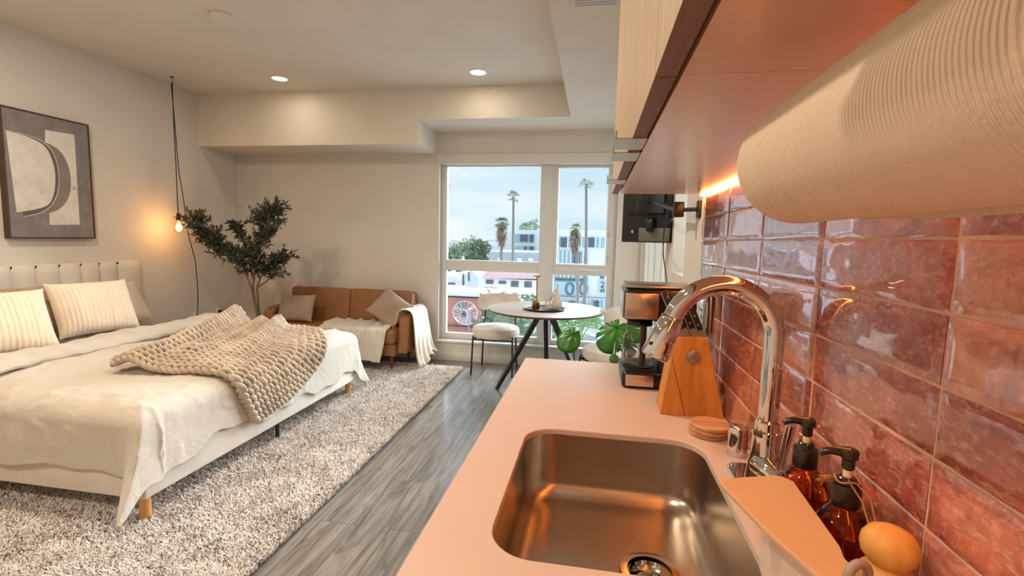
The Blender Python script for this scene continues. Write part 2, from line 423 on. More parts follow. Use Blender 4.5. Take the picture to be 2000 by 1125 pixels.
# window head board and sill
struct('trim_window_head', G().box(WX0-.01, WX1+.01, YW-.012, YW, WZ1, 2.313, .002), M['trim'])
struct('trim_window_sill', G().box(WX0-.012, WX1+.02, YW-.035, YW+.06, WZ0-.022, WZ0+.002, .004), M['trim'])
struct('trim_window_left', G().box(WX0-.006, WX0+.012, YW-.006, YW+.10, WZ0, WZ1), M['vinyl'])
# main window (frame, panes, casement)
y0, y1 = YW+.07, YW+.13
g = G()
g.box(WX0, -1.655, y0, y1, WZ0, WZ1, .004); g.box(.142, WX1, y0, y1, WZ0, WZ1, .004)
g.box(-.600, -.435, y0-.01, y1, WZ0, WZ1, .004)
g.box(-1.655, -.600, y0, y1, 2.188, WZ1, .002); g.box(-.435, .142, y0, y1, 2.19, WZ1, .002)
g.box(-1.655, -.600, y0, y1, 1.028, 1.150, .004); g.box(-.435, .142, y0, y1, 1.020, 1.115, .004)
g.box(-1.655, -.600, y0, y1, WZ0, .305, .004); g.box(-.435, .142, y0, y1, WZ0, .29, .004)
wf = struct('window_1', g, M['vinyl'])
g = G(); g.box(-.435, -.405, y0-.004, y1-.01, 1.117, 2.188, .003); g.box(.118, .140, y0-.004, y1-.01, 1.117, 2.188, .003)
g.box(-.405, .118, y0-.004, y1-.01, 1.117, 1.142, .003); g.box(-.405, .118, y0-.004, y1-.01, 2.168, 2.188, .003)
obj('casement_sash', g, M['trim'], wf)
g = G()
for x0, x1, z0, z1 in ((-1.655, -.6, 1.15, 2.188), (-1.655, -.6, .305, 1.028), (-.435, .142, .29, 1.02), (-.405, .118, 1.142, 2.168)):
    g.add([(x0, y0+.035, z0), (x1, y0+.035, z0), (x1, y0+.035, z1), (x0, y0+.035, z1)], [(0, 1, 2, 3)])
obj('window_pane', g, M['glass'], wf, smooth=False)
g = G(); g.box(-.15, -.10, y0-.030, y0, 1.075, 1.100, .004); g.tube([(-.125, y0-.025, 1.09), (-.10, y0-.05, 1.085), (.02, y0-.052, 1.078)], .006, 8); g.ball((.025, y0-.052, 1.08), .010, 10, 8)
obj('crank_handle', g, M['white_pl'], wf)
g = G()
for z in (1.2, 1.45): g.box(.138, .150, y0-.02, y0, z, z+.035, .002)
obj('casement_hinge', g, M['satin'], wf)
# narrow side window
g = G(); g.box(.50, .56, 2.15, 2.165, 1.252, 2.2); g.box(.50, .56, 2.445, 2.46, 1.252, 2.2); g.box(.50, .56, 2.165, 2.445, 1.252, 1.275); g.box(.50, .56, 2.165, 2.445, 2.18, 2.2)
wf = struct('window_2', g, M['vinyl'], smooth=False)
obj('window_pane', G().add([(.53, 2.165, 1.275), (.53, 2.445, 1.275), (.53, 2.445, 2.18), (.53, 2.165, 2.18)], [(0, 1, 2, 3)]), M['glass'], wf, smooth=False)
# tall side window
g = G()
for a, b in ((3.33, 3.42), (3.70, 3.76), (4.12, 4.21), (4.58, 4.64), (4.93, 5.02)): g.box(.50, .57, a, b, .12, 2.2, .004)
g.box(.50, .57, 3.33, 5.02, .12, .2, .004); g.box(.50, .57, 3.33, 5.02, 2.12, 2.2, .004)
wf = struct('window_3', g, M['trim'])
obj('window_pane', G().add([(.54, 3.4, .18), (.54, 4.95, .18), (.54, 4.95, 2.14), (.54, 3.4, 2.14)], [(0, 1, 2, 3)]), M['glass'], wf, smooth=False)

# ================================================================= KITCHEN WALL
# tiles: thin wavy glazed plates on a grout bed
struct('trim_grout_bed', G().box(XR+.0022, XR+.012, YB+.01, 1.836, .60, 1.571), M['grout'], smooth=False)
g = G(); PY, PZ = .304, .0818
for iy in range(-8, 5):
    for iz in range(-3, 8):
        ya, yb = .585+iy*PY+.0022, min(.585+(iy+1)*PY-.0022, 1.836); za, zb = .914+iz*PZ+.0020, min(.914+(iz+1)*PZ-.0020, 1.5705)
        if yb-ya < .01 or zb-za < .01: continue
        vis = ya > -.1 and zb > .9
        nu, nv = (26, 12) if vis else (3, 3)
        if yb-ya < .2: nu = max(4, nu//5)
        U, Vv = np.meshgrid(np.linspace(ya, yb, nu), np.linspace(za, zb, nv), indexing='ij')
        e = np.minimum(np.minimum(U-ya, yb-U), np.minimum(Vv-za, zb-Vv))
        edge = np.clip(e/.003, 0, 1)
        X = XR-.0014*edge**.5-.0010*fbm(U*14+iy*5.3, Vv*26+iz*7.7, 3)*edge + random.uniform(-.0008, .0008) + (U-(ya+yb)/2)*random.uniform(-.005, .005)
        # slightly uneven hand-cut outline
        Uo = U+.0014*fbm(Vv*60+iy*3, U*20+iz, 2)*(1-edge); Vo = Vv+.0016*fbm(U*34+iz*9, Vv*20+iy, 2)*(1-edge)
        P = np.stack([X+.001, Uo, Vo], -1)
        g.grid(P)
        # skirt back to the grout
        ring = [(0, j) for j in range(nv)]+[(i, nv-1) for i in range(1, nu)]+[(nu-1, j) for j in range(nv-2, -1, -1)]+[(i, 0) for i in range(nu-2, 0, -1)]
        A = np.array([P[i, j] for i, j in ring]); B = A.copy(); B[:, 0] = XR+.006
        g.grid(np.stack([A, B], 0), close_v=True)
tw = struct('wall_tile', g, M['tile'], auto=50)
# countertop with sink cut-out
SX0, SX1, SY0, SY1, SR = -.150, .272, .675, 1.190, .075
def rrect(x0, x1, y0, y1, r, k=8):
    p = []
    for cx, cy, a in ((x1-r, y1-r, 0), (x0+r, y1-r, 90), (x0+r, y0+r, 180), (x1-r, y0+r, 270)):
        for i in range(k+1):
            t = math.radians(a+90*i/k); p.append((cx+r*math.cos(t), cy+r*math.sin(t)))
    return p
CX0, CY0, CY1, CZ = -.262, -1.2, 1.913, .91
def ring_faces(g, inner, outer_z, zt, zb):
    pass
hole = rrect(SX0, SX1, SY0, SY1, SR)
bm = bmesh.new()
outer = [(CX0, CY0), (XR, CY0), (XR, CY1), (CX0, CY1)]
def loop(pts, z):
    vs = [bm.verts.new((p[0], p[1], z)) for p in pts]
    es = [bm.edges.new((vs[i], vs[(i+1) % len(vs)])) for i in range(len(vs))]
    return vs, es
vo, eo = loop(outer, CZ); vi, ei = loop(hole, CZ)
bmesh.ops.triangle_fill(bm, use_beauty=True, edges=eo+ei)
ext = bmesh.ops.extrude_face_region(bm, geom=bm.faces[:])
for q in ext['geom']:
    if isinstance(q, bmesh.types.BMVert): q.co.z = CZ-.016
counter = thing('countertop', G().bm(bm), M['counter'], 'long pale quartz countertop with a sink cut-out along the tiled wall', 'countertop', smooth=False, bev=.003)
# base cabinets below
def panel_door(g, x, y0, y1, z0, z1): g.box(x-.018, x, y0+.002, y1-.002, z0, z1, .002)
for i, (ya, yb, sink) in enumerate([(-1.2, -.30, 0), (-.30, .50, 0), (.50, 1.30, 1), (1.30, 1.90, 0)]):
    r = empty('base_cabinet', (.08, (ya+yb)/2, 0), ['oak base cabinet at the near end of the counter run', 'oak base cabinet left of the sink cabinet, with two doors', 'oak base cabinet directly under the sink', 'oak base cabinet at the window end of the counter'][i], 'cabinet', 'base cabinets under the counter')
    g = G(); g.box(-.226, -.208, ya+.018, yb-.018, .10, 0.892); g.box(-.226, XR-.01, ya+.0005, ya+.018, .10, 0.892); g.box(-.226, XR-.01, yb-.018, yb-.0005, .10, 0.892); g.box(-.208, XR-.01, ya+.018, yb-.018, .10, .118); g.box(-.19, XR-.01, ya, yb, 0, .10)
    obj('body', g, M['cab_wood'], r, smooth=False)
    k = 2 if yb-ya > .7 else 1
    for j in range(k):
        a = ya+(yb-ya)*j/k; b = ya+(yb-ya)*(j+1)/k
        d = obj('door', G().box(-.246, -.228, a+.002, b-.002, .11, .872, .002), M['cab_wood'], r)
        hy = b-.06 if (k == 2 and j == 0) else a+.06
        obj('handle', G().box(-.258, -.232, hy-.05, hy+.05, .873, .876), M['satin'], d, smooth=False)
# sink
g = G()
def rr_ring(x0, x1, y0, y1, r, z): return [(p[0], p[1], z) for p in rrect(x0, x1, y0, y1, r)]
rings = []
ex = .008
rings.append(rr_ring(SX0-.02, SX1+.02, SY0-.02, SY1+.02, SR+.02, CZ-.0165))
rings.append(rr_ring(SX0-.004, SX1+.004, SY0-.004, SY1+.004, SR, CZ-.0165))
fil = .045; zb = .735
for t in (.0, .5, 1):
    rings.append(rr_ring(SX0-.004+.006*t, SX1+.004-.006*t, SY0-.004+.006*t, SY1+.004-.006*t, SR, CZ-.0185-(CZ-.0185-zb-fil)*t))
for i in range(1, 9):
    a = PI/2*i/8; ins = .002+fil*(1-math.cos(a)); z = zb+fil-fil*math.sin(a)
    rings.append(rr_ring(SX0+ins, SX1-ins, SY0+ins, SY1-ins, max(.02, SR-ins*.5), z))
DX, DY, DR = .135, .935, .046
P = np.array(rings); 
# floor of the bowl morphs to the drain circle
last = P[-1]; nP = last.shape[0]
ang = np.arctan2(last[:, 1]-DY, last[:, 0]-DX)
circ = np.stack([DX+DR*np.cos(ang), DY+DR*np.sin(ang), np.full(nP, zb-.004)], -1)
for t in (.33, .66, 1): P = np.concatenate([P, (last*(1-t)+circ*t)[None]])
g.grid(P, close_v=True)
r = empty('sink', ((SX0+SX1)/2, (SY0+SY1)/2, zb-.01), 'brushed steel undermount sink bowl set in the pale countertop', 'sink')
obj('bowl', g, M['steel'], r, auto=60)
g = G(); g.lathe([(DR-.002, .001), (DR+.012, .0015), (DR+.014, -.001), (DR+.010, -.004), (DR-.006, -.005), (DR-.010, -.018), (DR-.014, -.03), (.012, -.034), (.001, -.034)], (DX, DY, zb), 40, caps=False)
d = obj('drain_flange', g, M['chrome'], r)
g = G(); g.lathe([(.001, -.012), (.016, -.013), (.024, -.018), (.027, -.024), (.020, -.030), (.001, -.030)], (DX, DY, zb), 28)
g.cyl((DX, DY, zb-.014), (DX, DY, zb-.002), .005)
obj('drain_basket', g, M['satin'], d)
# faucet
FX, FY = .338, .950
r = empty('faucet', (FX, FY, CZ), 'chrome gooseneck pull-down kitchen faucet standing behind the sink', 'faucet')
g = G(); pl = rrect(FX-.037, FX+.037, FY-.13, FY+.13, .03, 8); g.prism(pl, CZ, CZ+.006, 2)
obj('deck_plate', g, M['chrome'], r, bev=.002)
g = G(); g.lathe([(.036, .006), (.036, .010), (.033, .03), (.0275, .08), (.0245, .122), (.0268, .124), (.0268, .132), (.0228, .134), (.0222, .150), (.0195, .152), (.018, .154)], (FX, FY, CZ), 40)
obj('body', g, M['chrome'], r)
RA = .094; zt = 1.222
pts = [(FX, FY, CZ+.14), (FX, FY, CZ+.2), (FX, FY, zt)]
for i in range(1, 25):
    a = math.radians(162*i/24); pts.append((FX-RA+RA*math.cos(a), FY-.0*i, zt+RA*math.sin(a)))
d = np.array(pts[-1])-np.array(pts[-2]); d /= np.linalg.norm(d); e = np.array(pts[-1])
g = G().tube(pts+[tuple(e+d*.002)], .0182, 28); obj('spout_neck', g, M['chrome'], r)
g = G().tube([e, e+d*.003, e+d*.004, e+d*.006, e+d*.008, e+d*.03, e+d*.082, e+d*.086], [.019, .0222, .0222, .0198, .0212, .0245, .0272, .0250], 28)
sh = obj('spray_head', g, M['chrome'], r)
obj('spray_button', G().box(-.006, .006, -.012, .012, -.003, .003, .002).xf(Matrix.Translation(Vector(e+d*.045+np.array([-.022, -.008, -.008])))@Euler((0, -.3, 0)).to_matrix().to_4x4()), M['blackpl'], sh)
g = G().cyl((FX-.012, FY-.006, CZ+.068), (FX+.010, FY-.066, CZ+.062), .0225, .0215, 28, b=.004)
obj('valve_hub', g, M['chrome'], r)
g = G().tube([(FX+.006, FY-.056, CZ+.070), (FX+.008, FY-.060, CZ+.10), (FX+.014, FY-.068, CZ+.170)], [.0075, .0070, .0085], 14)
obj('lever', g, M['chrome'], r)
# air gap cap
g = G(); g.lathe([(.0215, 0), (.022, .004), (.022, .060), (.020, .066), (.016, .0685), (.001, .069)], (.343, 1.135, CZ), 36)
thing('air_gap_cap', g, M['chrome'], 'small chrome cylinder cap on the counter behind the faucet', 'cap')
# coasters
for i in range(3):
    z = CZ+.0005+i*.0105
    g = G().lathe([(.044, 0), (.048, .0015), (.048, .0085), (.0465, .0100), (.001, .0100)], (.305+.002*i, 1.245-.002*i, z), 40)
    thing('coaster', g, M['coaster'], ['round wooden coaster at the bottom of the stack by the faucet', 'round wooden coaster in the middle of the stack by the faucet', 'round striped wooden coaster on top of the stack by the faucet'][i], 'coaster', 'stacked wooden coasters')

# knife block
r = empty('knife_block', (.29, 1.41, CZ), 'honey coloured wooden knife block leaning beside the tile, with a round button', 'knife block')
g = G().prism([(.270, CZ), (.3735, CZ), (.318, 1.135), (.240, 1.132), (.223, 1.085)], 1.365, 1.455, 1)
obj('block_body', g, M['bamboo'], r, smooth=False, bev=.002)
g = G().prism([(.202, CZ), (.269, CZ), (.2245, 1.078)], 1.363, 1.457, 1)
obj('block_foot', g, M['bamboo'], r, smooth=False, bev=.002)
obj('round_button', G().cyl((.281, 1.3655, 1.082), (.281, 1.356, 1.082), .0175, .0175, 32, b=.002), M['satin'], r)
# knives
kd = np.array([-.055, 0, .118]); kd /= np.linalg.norm(kd)
def knife(x, y, z, L, w, lab, t=.016):
    rr = empty('knife', (x, y, z), lab, 'knife', 'knives in the wooden block')
    Mx = Matrix.Translation((x, y, z))@Euler((0, math.atan2(kd[0], kd[2]), 0)).to_matrix().to_4x4()
    g = G().box(-w/2, w/2, -t/2, t/2, .004, L, .004).xf(Mx); h = obj('handle', g, M['brownpl'], rr)
    for q in (.25, .55, .85): obj('rivet', G().cyl((0, -t/2-.0006, L*q), (0, t/2+.0006, L*q), .0032, seg=12).xf(Mx), M['satin'], h)
    g = G().box(-w/2-.0008, -w/2+.0016, -t/2+.001, t/2-.001, .0, L*.98).xf(Mx); obj('tang', g, M['satin'], h, smooth=False)
    g = G().box(-w*.45, w*.45, -.001, .001, -.03, .006).xf(Mx); obj('blade', g, M['satin'], rr, smooth=False)
kx = [(.249, 1.378, 1.150, .12, .024, 'long dark knife handle leaning furthest left out of the block'), (.262, 1.402, 1.152, .105, .020, 'dark knife handle second from the left in the block'), (.272, 1.425, 1.152, .10, .020, 'dark knife handle at the back middle of the block'),
      (.280, 1.388, 1.152, .09, .018, 'short dark steak knife handle in the middle of the block'), (.291, 1.412, 1.152, .09, .018, 'short dark steak knife handle behind the middle of the block'), (.300, 1.378, 1.150, .088, .018, 'riveted dark knife handle in front right of the block'), (.309, 1.436, 1.150, .095, .018, 'dark knife handle at the rear right corner of the block')]
for a in kx: knife(*a)
# coffee maker
r = empty('coffee_maker', (.18, 1.72, CZ), 'black and steel drip coffee maker on the counter end', 'coffee maker')
g = G().box(.106, .334, 1.585, 1.80, CZ, CZ+.058, .014, 3); obj('base', g, M['blackpl'], r)
obj('base_front_plate', G().box(.118, .208, 1.580, 1.586, CZ+.010, CZ+.048, .003), M['copper_steel'], r)
g = G().box(.226, .334, 1.60, 1.80, CZ+.05, CZ+.25, .008); obj('water_tank', g, M['blackpl'], r)
g = G().box(.104, .334, 1.60, 1.80, CZ+.226, CZ+.332, .012, 3); obj('brew_head', g, M['blackpl'], r)
obj('head_front_plate', G().box(.107, .214, 1.594, 1.603, CZ+.232, CZ+.318, .004), M['copper_steel'], r)
obj('head_side_plate', G().box(.101, .106, 1.61, 1.79, CZ+.232, CZ+.318, .002), M['satin'], r)
obj('lid', G().box(.106, .332, 1.605, 1.79, CZ+.333, CZ+.342, .004), M['satin'], r)
cx, cy = .165, 1.690
ca = obj('carafe', G().lathe([(.040, .062), (.050, .068), (.0565, .085), (.0565, .12), (.052, .158), (.043, .185), (.040, .200), (.042, .208)], (cx, cy, CZ), 36, caps=False), M['carafe'], r)
obj('water', G().lathe([(.001, .064), (.039, .064), (.048, .070), (.0545, .086), (.0545, .098), (.001, .098)], (cx, cy, CZ), 36), M['coffee'], ca)
obj('carafe_lid', G().lathe([(.001, .221), (.030, .221), (.043, .214), (.044, .200), (.041, .198), (.001, .198)], (cx, cy, CZ), 32), M['blackpl'], ca)
g = G().box(cx-.004, cx+.016, cy-.088, cy-.074, CZ+.072, CZ+.208, .005); g.box(cx-.004, cx+.016, cy-.080, cy-.035, CZ+.190, CZ+.212, .005); g.box(cx-.003, cx+.015, cy-.076, cy-.052, CZ+.088, CZ+.100, .003)
obj('carafe_handle', g, M['brownpl'], ca)
obj('warming_plate', G().lathe([(.058, .058), (.058, .061), (.001, .061)], (cx, cy, CZ), 32), M['blackpl'], r)
# wall plate on the tile
r = empty('wall_outlet', (XR-.004, 1.64, 1.165), 'metal framed outlet plate on the rose tile behind the appliances', 'outlet')
obj('plate', G().box(XR-.012, XR-.0035, 1.592, 1.690, 1.100, 1.224, .002), M['copper_steel'], r)
obj('socket', G().box(XR-.014, XR-.0125, 1.615, 1.667, 1.120, 1.204, .001), M['white_pl'], r)

# soap bottles
def pump_bottle(x, y, lab, rz=0, twine=False):
    r = empty('soap_bottle', (x, y, CZ), lab, 'soap bottle', 'amber soap bottles by the sink')
    c0 = (x, y, CZ)
    b = obj('bottle', G().lathe([(.001, 0.0005), (.032, .0005), (.0365, .004), (.037, .012), (.037, .095), (.0355, .112), (.030, .128), (.021, .140), (.0155, .146), (.0150, .152)], c0, 40), M['amber'], r)
    obj('label', G().tube([(x, y, CZ+.022), (x, y, CZ+.084)], .0374, 40, caps=False), M['label'], b)
    obj('collar', G().lathe([(.017, .146), (.0175, .148), (.0175, .172), (.0165, .175), (.012, .176), (.011, .182), (.009, .184), (.001, .184)], c0, 32), M['brownpl'], r)
    obj('pump_stem', G().cyl((x, y, CZ+.184), (x, y, CZ+.196), .0052), M['cork'], r)
    g = G().lathe([(.006, .194), (.0075, .196), (.0075, .207), (.0105, .210), (.0110, .218), (.0095, .221), (.001, .222)], c0, 28)
    ca_, sa_ = math.cos(rz), math.sin(rz)
    pp = [(0, .2165), (.011, .2165), (.020, .216), (.028, .2135), (.033, .209)]
    g.tube([(x+ca_*q, y+sa_*q, CZ+z) for q, z in pp], [.0075, .0064, .0052, .0044, .0036], 14)
    obj('pump_head', g, M['brownpl'], r)
    return r
pump_bottle(.332, .772, 'amber pump soap bottle beside the faucet, no twine', math.radians(172))
pump_bottle(.338, .664, 'amber pump soap bottle with jute twine tied round its neck', math.radians(170))
g = G(); tx, ty, tz = .338, .664, CZ+.180
g.tube([(tx+.0135*math.cos(a), ty+.0135*math.sin(a), tz+.002*math.sin(3*a)) for a in np.linspace(0, 2*PI, 20, endpoint=False)], .0014, 6, closed=True)
for k in range(14):
    a = random.uniform(0, 2*PI); g.tube([(tx-.013, ty+.004, tz), (tx-.024+random.uniform(-.003, .003), ty+.002+random.uniform(-.005, .005), tz-.002+random.uniform(-.004, .004)), (tx-.034, ty+random.uniform(-.008, .008), tz-.003+random.uniform(-.006, .006))], .0007, 4)
g.tube([(tx-.002, ty-.013, tz), (tx+.004, ty-.032, tz-.014), (tx+.007, ty-.055, tz-.050), (tx+.006, ty-.066, tz-.085)], .0011, 6)
g.tube([(tx+.006, ty-.011, tz), (tx+.013, ty-.030, tz-.008), (tx+.013, ty-.052, tz-.040), (tx+.008, ty-.068, tz-.082)], .0011, 6)
thing('jute_twine', g, M['twine'], 'loose jute twine bow and tails on the nearer amber bottle', 'twine')
# wooden brush near the bottles
bx, by = .337, .566
r = empty('dish_brush', (bx, by, CZ), 'round wooden knobbed dish brush standing next to the tile', 'brush')
g = G(); g.lathe([(.001, 0), (.011, 0), (.024, .004), (.0265, .014), (.0265, .02), (.022, .030), (.017, .034), (.0165, .036), (.024, .042), (.031, .050), (.033, .062), (.001, .064)][::1], (0, 0, 0), 36)
def knob(zc):
    g = G(); g.lathe([(.001, .196), (.012, .195), (.021, .190), (.0265, .181), (.0275, .172), (.0255, .163), (.019, .156), (.0175, .153), (.0185, .150), (.025, .145), (.030, .136), (.031, .118), (.030, .112), (.001, .112)], (bx, by, CZ-.022), 40); return g
obj('handle', knob(0), M['beech'], r)
g = G()
for k in range(220):
    a = random.uniform(0, 2*PI); q = .027*math.sqrt(random.random()); g.tube([(bx+q*math.cos(a), by+q*math.sin(a), CZ+.091), (bx+q*1.08*math.cos(a), by+q*1.08*math.sin(a), CZ+.045)], .0009, 4)
obj('bristles', g, M['twine'], r)
obj('holder', G().lathe([(.001, 0), (.030, 0), (.036, .006), (.038, .03), (.036, .055), (.033, .055), (.034, .03), (.031, .01), (.001, .008)], (bx, by, CZ), 36), M['ceramic'], r)
# beige caddy with flat top and ring handle
z1 = 1.048
def caddy_outline(z):
    k = (H-z)/(H-1.0); 
    P = [(.219, .807), (.224, .815), (.235, .822), (.322, .852), (.333, .849), (.345, .835), (.3355, .660), (.329, .633), (.334, .600), (.330, .560), (.292, .560), (.281, .585), (.250, .675)]
    return [(x*k, y*k) for x, y in P]
r = empty('sink_caddy', (.24, .62, CZ), 'flat topped beige sink caddy standing on the counter beside the sink edge', 'caddy')
cp = caddy_outline(z1)
obj('top_plate', G().prism(cp, z1-.007, z1, 2), M['caddy'], r, smooth=False, bev=.002)
cxm = sum(p[0] for p in cp)/len(cp); cym = sum(p[1] for p in cp)/len(cp)
obj('box_body', G().prism([(.262, .725), (.284, .732), (.294, .62), (.288, .535), (.264, .535), (.250, .62)], CZ, z1-.0072, 2), plain('pale_caddy_body', (204, 182, 166), .5), r, smooth=False, bev=.003)
hp = np.array([.284, .528, 1.050]); 
obj('ring_handle', G().tube([(hp[0]+.012*math.cos(a)+.002, hp[1]-.004+.005*math.cos(a), hp[2]+.013*math.sin(a)) for a in np.linspace(0, 2*PI, 32, endpoint=False)], .0048, 14, closed=True), M['caddyg'], r)

# ================================================================= UPPER CABINETS
ZU = 1.569
def upper(ya, yb, doors, lab, handles):
    r = empty('upper_cabinet', (.2, (ya+yb)/2, ZU), lab, 'cabinet', 'upper cabinets over the counter')
    g = G(); g.box(.084, XR-.001, ya+.0006, yb-.0006, ZU, ZU+.018); g.box(.084, XR-.001, ya+.0006, ya+.018, ZU+.018, ZS1-.002); g.box(.084, XR-.001, yb-.018, yb-.0006, ZU+.018, ZS1-.002); g.box(.084, XR-.001, ya+.018, yb-.018, ZS1-.02, ZS1-.002)
    obj('body', g, M['cab_in'], r, smooth=False)
    n_ = len(doors)
    for (a, b), hy in zip(doors, handles):
        g = G(); g.box(.0565, .0775, a+.0015, b-.0015, ZU-.0008, ZS1-.004)
        d = obj('door', g, [M['cab_wood']], r, smooth=False)
        obj('edge_band', G().box(.0560, .0780, a+.0015, b-.0015, ZU-.002, ZU-.0009), M['cab_edge'], d, smooth=False)
        if hy is not None:
            g = G(); g.box(.030, .080, hy-.048, hy+.048, ZU-.0045, ZU-.0022); g.box(.028, .0305, hy-.048, hy+.048, ZU-.0045, ZU+.010)
            obj('edge_pull', g, M['satin'], d, smooth=False)
upper(-.83, -.275, [(-.83, -.275)], 'upper oak cabinet behind the viewer end of the run', [-.35])
upper(-.275, .545, [(-.275, .135), (.135, .545)], 'upper oak cabinet right above the paper towel roll', [.08, .19])
upper(.545, 1.362, [(.545, .953), (.953, 1.362)], 'middle upper oak cabinet with two edge pulls side by side', [0.892, 1.022])
upper(1.362, 1.826, [(1.362, 1.826)], 'last upper oak cabinet nearest the window with one pull', [1.44])
# light strip
warm = (1.0, .42, .12)
r = empty('light_strip', (XR-.012, .5, ZU), 'glowing orange LED strip under the cabinets against the tile', 'light strip')
obj('strip', G().box(XR-.013, XR-.0045, YB+.5, 1.835, ZU-.006, ZU-.001), glow('led_strip_glow', (1.0, .36, .07, 1), 50), r, smooth=False)
# paper towel roll
RX, RZ, RR, RY0, RY1 = .179, 1.466, .0535, .175, .482
r = empty('paper_towel_roll', (RX, .43, RZ), 'large ribbed paper towel roll hanging under the upper cabinet', 'paper towel')
P = []
prof = [(.020, RY0), (RR-.006, RY0), (RR-.002, RY0+.002), (RR, RY0+.006)]+[(RR, RY0+.006+(RY1-RY0-.014)*t) for t in np.linspace(.1, .9, 9)]+[(RR, RY1-.008), (RR-.0015, RY1-.004), (RR-.005, RY1-.001), (RR-.01, RY1), (.020, RY1), (.020, RY0)]
A = np.linspace(0, 2*PI, 96, endpoint=False)
P = np.array([[(RX+q*math.cos(a), y, RZ+q*math.sin(a)) for a in A] for q, y in prof])
obj('roll', G().grid(P, close_v=True), M['paper'], r, auto=50)
# loose end
ts = np.linspace(-65, -100, 8)
pp = [(RX+(RR+.0008)*math.cos(math.radians(t+60)), RZ+(RR+.0008)*math.sin(math.radians(t+60))) for t in (-60, -80, -100, -118)]
pp += [(pp[-1][0]+.001, pp[-1][1]-.004), (pp[-1][0]+.001, pp[-1][1]-.009)]
ys = np.linspace(RY0+.002, .425, 12)
P = np.array([[(x, y, z) for y in ys] for x, z in pp]); P[-1, -4:, 2] += np.array([.001, .002, .003, .004])
obj('loose_sheet', G().grid(P), M['paper'], r, solid=.0006)
r2 = empty('towel_holder', (RX, .43, ZU), 'slim metal under-cabinet rod carrying the paper towel roll', 'holder')
g = G().cyl((RX, RY0-.012, RZ), (RX, RY1+.012, RZ), .006)
obj('rod', g, M['satin'], r2)
for y in (RY0-.012, RY1+.010): obj('bracket', G().prism([(RX-.008, RZ-.008), (RX+.090, RZ-.008), (RX+.090, ZU-.0005), (RX+.074, ZU-.0005), (RX+.074, RZ+.008), (RX-.008, RZ+.008)], y-.001, y+.001, 1), M['satin'], r2, smooth=False)

# ================================================================= BED
BX0, BX1, BY0, BY1 = -4.10, -2.02, 1.80, 3.80
r = empty('bed', (-3.1, 2.8, 0), 'king bed with cream upholstered frame and channel tufted headboard', 'bed')
g = G().box(BX0-.04, BX1, BY0, BY1, .138, .30, .012, 3); obj('side_rails', g, M['bedframe'], r)
g = G(); g.box(XL+.004, XL+.05, BY0-.02, BY1+.02, .14, 1.118, .01)
hd = obj('headboard', g, M['bedframe'], r)
ys = [BY0-.02, 1.99, 2.155, 2.32, 2.485, 2.648, 2.808, 2.967, 3.13, 3.292, 3.443, 3.60, BY1+.02]
for a, b in zip(ys[:-1], ys[1:]):
    U, Vv = np.meshgrid(np.linspace(0, 1, 9), np.linspace(0, 1, 24), indexing='ij')
    bulge = np.sqrt(np.clip(np.sin(PI*U), 0, 1))*np.clip(np.sin(PI*Vv)*6, 0, 1)**.5
    P = np.stack([XL+.05+.035*bulge, a+(b-a)*U, .30+.815*Vv], -1)
    obj('channel_panel', G().grid(P), M['bedframe'], hd)
for (x, y) in ((BX1-.045, BY0+.04), (BX1-.045, BY1-.05), (BX0+.1, BY0+.04), (BX0+.1, BY1-.05)):
    obj('leg', G().tube([(x, y, .0145), (x, y, .018), (x, y, .14)], [.020, .023, .0245], 24), M['legwood'], r)
tag(obj('center_leg', G().cyl((BX1-.04, 2.80, .0145), (BX1-.04, 2.80, .14), .013), M['black'], r), 'thin black metal leg')
ZT = .585
mt = thing('mattress', G().box(BX0, BX1-.05, BY0+.045, BY1-.045, .302, ZT-.055, .06, 4), M['sheet'], 'thick mattress in beige sheet, hidden under the duvet', 'mattress')
# duvet: flat sheet coordinates (a, b) folded over the bed edges
RD = .105; XE = BX1+.012-RD; YN = BY0-.012+RD; YFa = BY1+.012-RD
def drape(a, b, lift=0.0):
    a = np.asarray(a, float); b = np.asarray(b, float)
    dx = np.maximum(0, a-XE); dn = np.maximum(0, YN-b); df = np.maximum(0, b-YFa)
    dy = dn+df; sy = np.where(dn > 0, -1., 1.)
    rr = np.hypot(dx, dy)+1e-9; R = RD+lift
    k = RD*PI/2
    out = np.where(rr < k, R*np.sin(np.minimum(rr/RD, PI/2)), R)
    drop = np.where(rr < k, R*(1-np.cos(np.minimum(rr/RD, PI/2))), R+(rr-k))
    rr0 = rr; rr = np.where((rr > .42) & (dx > 0) & (dn > 0), .42+(rr-.42)*.85, rr)
    drop = np.where(rr < k, R*(1-np.cos(np.minimum(rr/RD, PI/2))), R+(rr-k))
    corner = np.minimum(dx, dy)
    flare = .55*np.clip(corner-.04, 0, 1)*np.clip(rr-.08, 0, 1)/(.3)
    ux, uy = dx/rr0, dy/rr0
    sq = np.where((dx > 0) & (dy > 0), np.maximum(np.abs(ux), np.abs(uy))**-.95, 1.0); out = out*sq
    # down-hanging cloth stays close to the frame, away from corners
    X = np.minimum(a, XE)+ux*(out+flare*.08)
    Y = np.clip(b, YN, YFa)+sy*uy*(out+flare*.75)
    # puffiness on top
    edge = np.clip(np.minimum(np.minimum(XE-a, b-YN), YFa-b)/.25, 0, 1)
    Z = ZT+lift-drop+.020*np.sqrt(edge)
    nx = ux*np.sin(np.minimum(rr/RD, PI/2)); ny = sy*uy*np.sin(np.minimum(rr/RD, PI/2)); nz_ = np.cos(np.minimum(rr/RD, PI/2))
    return np.stack([X, Y, Z], -1), np.stack([nx, ny, nz_], -1)
a_ = np.concatenate([np.linspace(-3.42, XE, 90), np.linspace(XE, XE+.415, 46)[1:]]); b_ = np.concatenate([np.linspace(YN-.385, YN, 44)[:-1], np.linspace(YN, YFa, 130), np.linspace(YFa, YFa+.40, 30)[1:]])
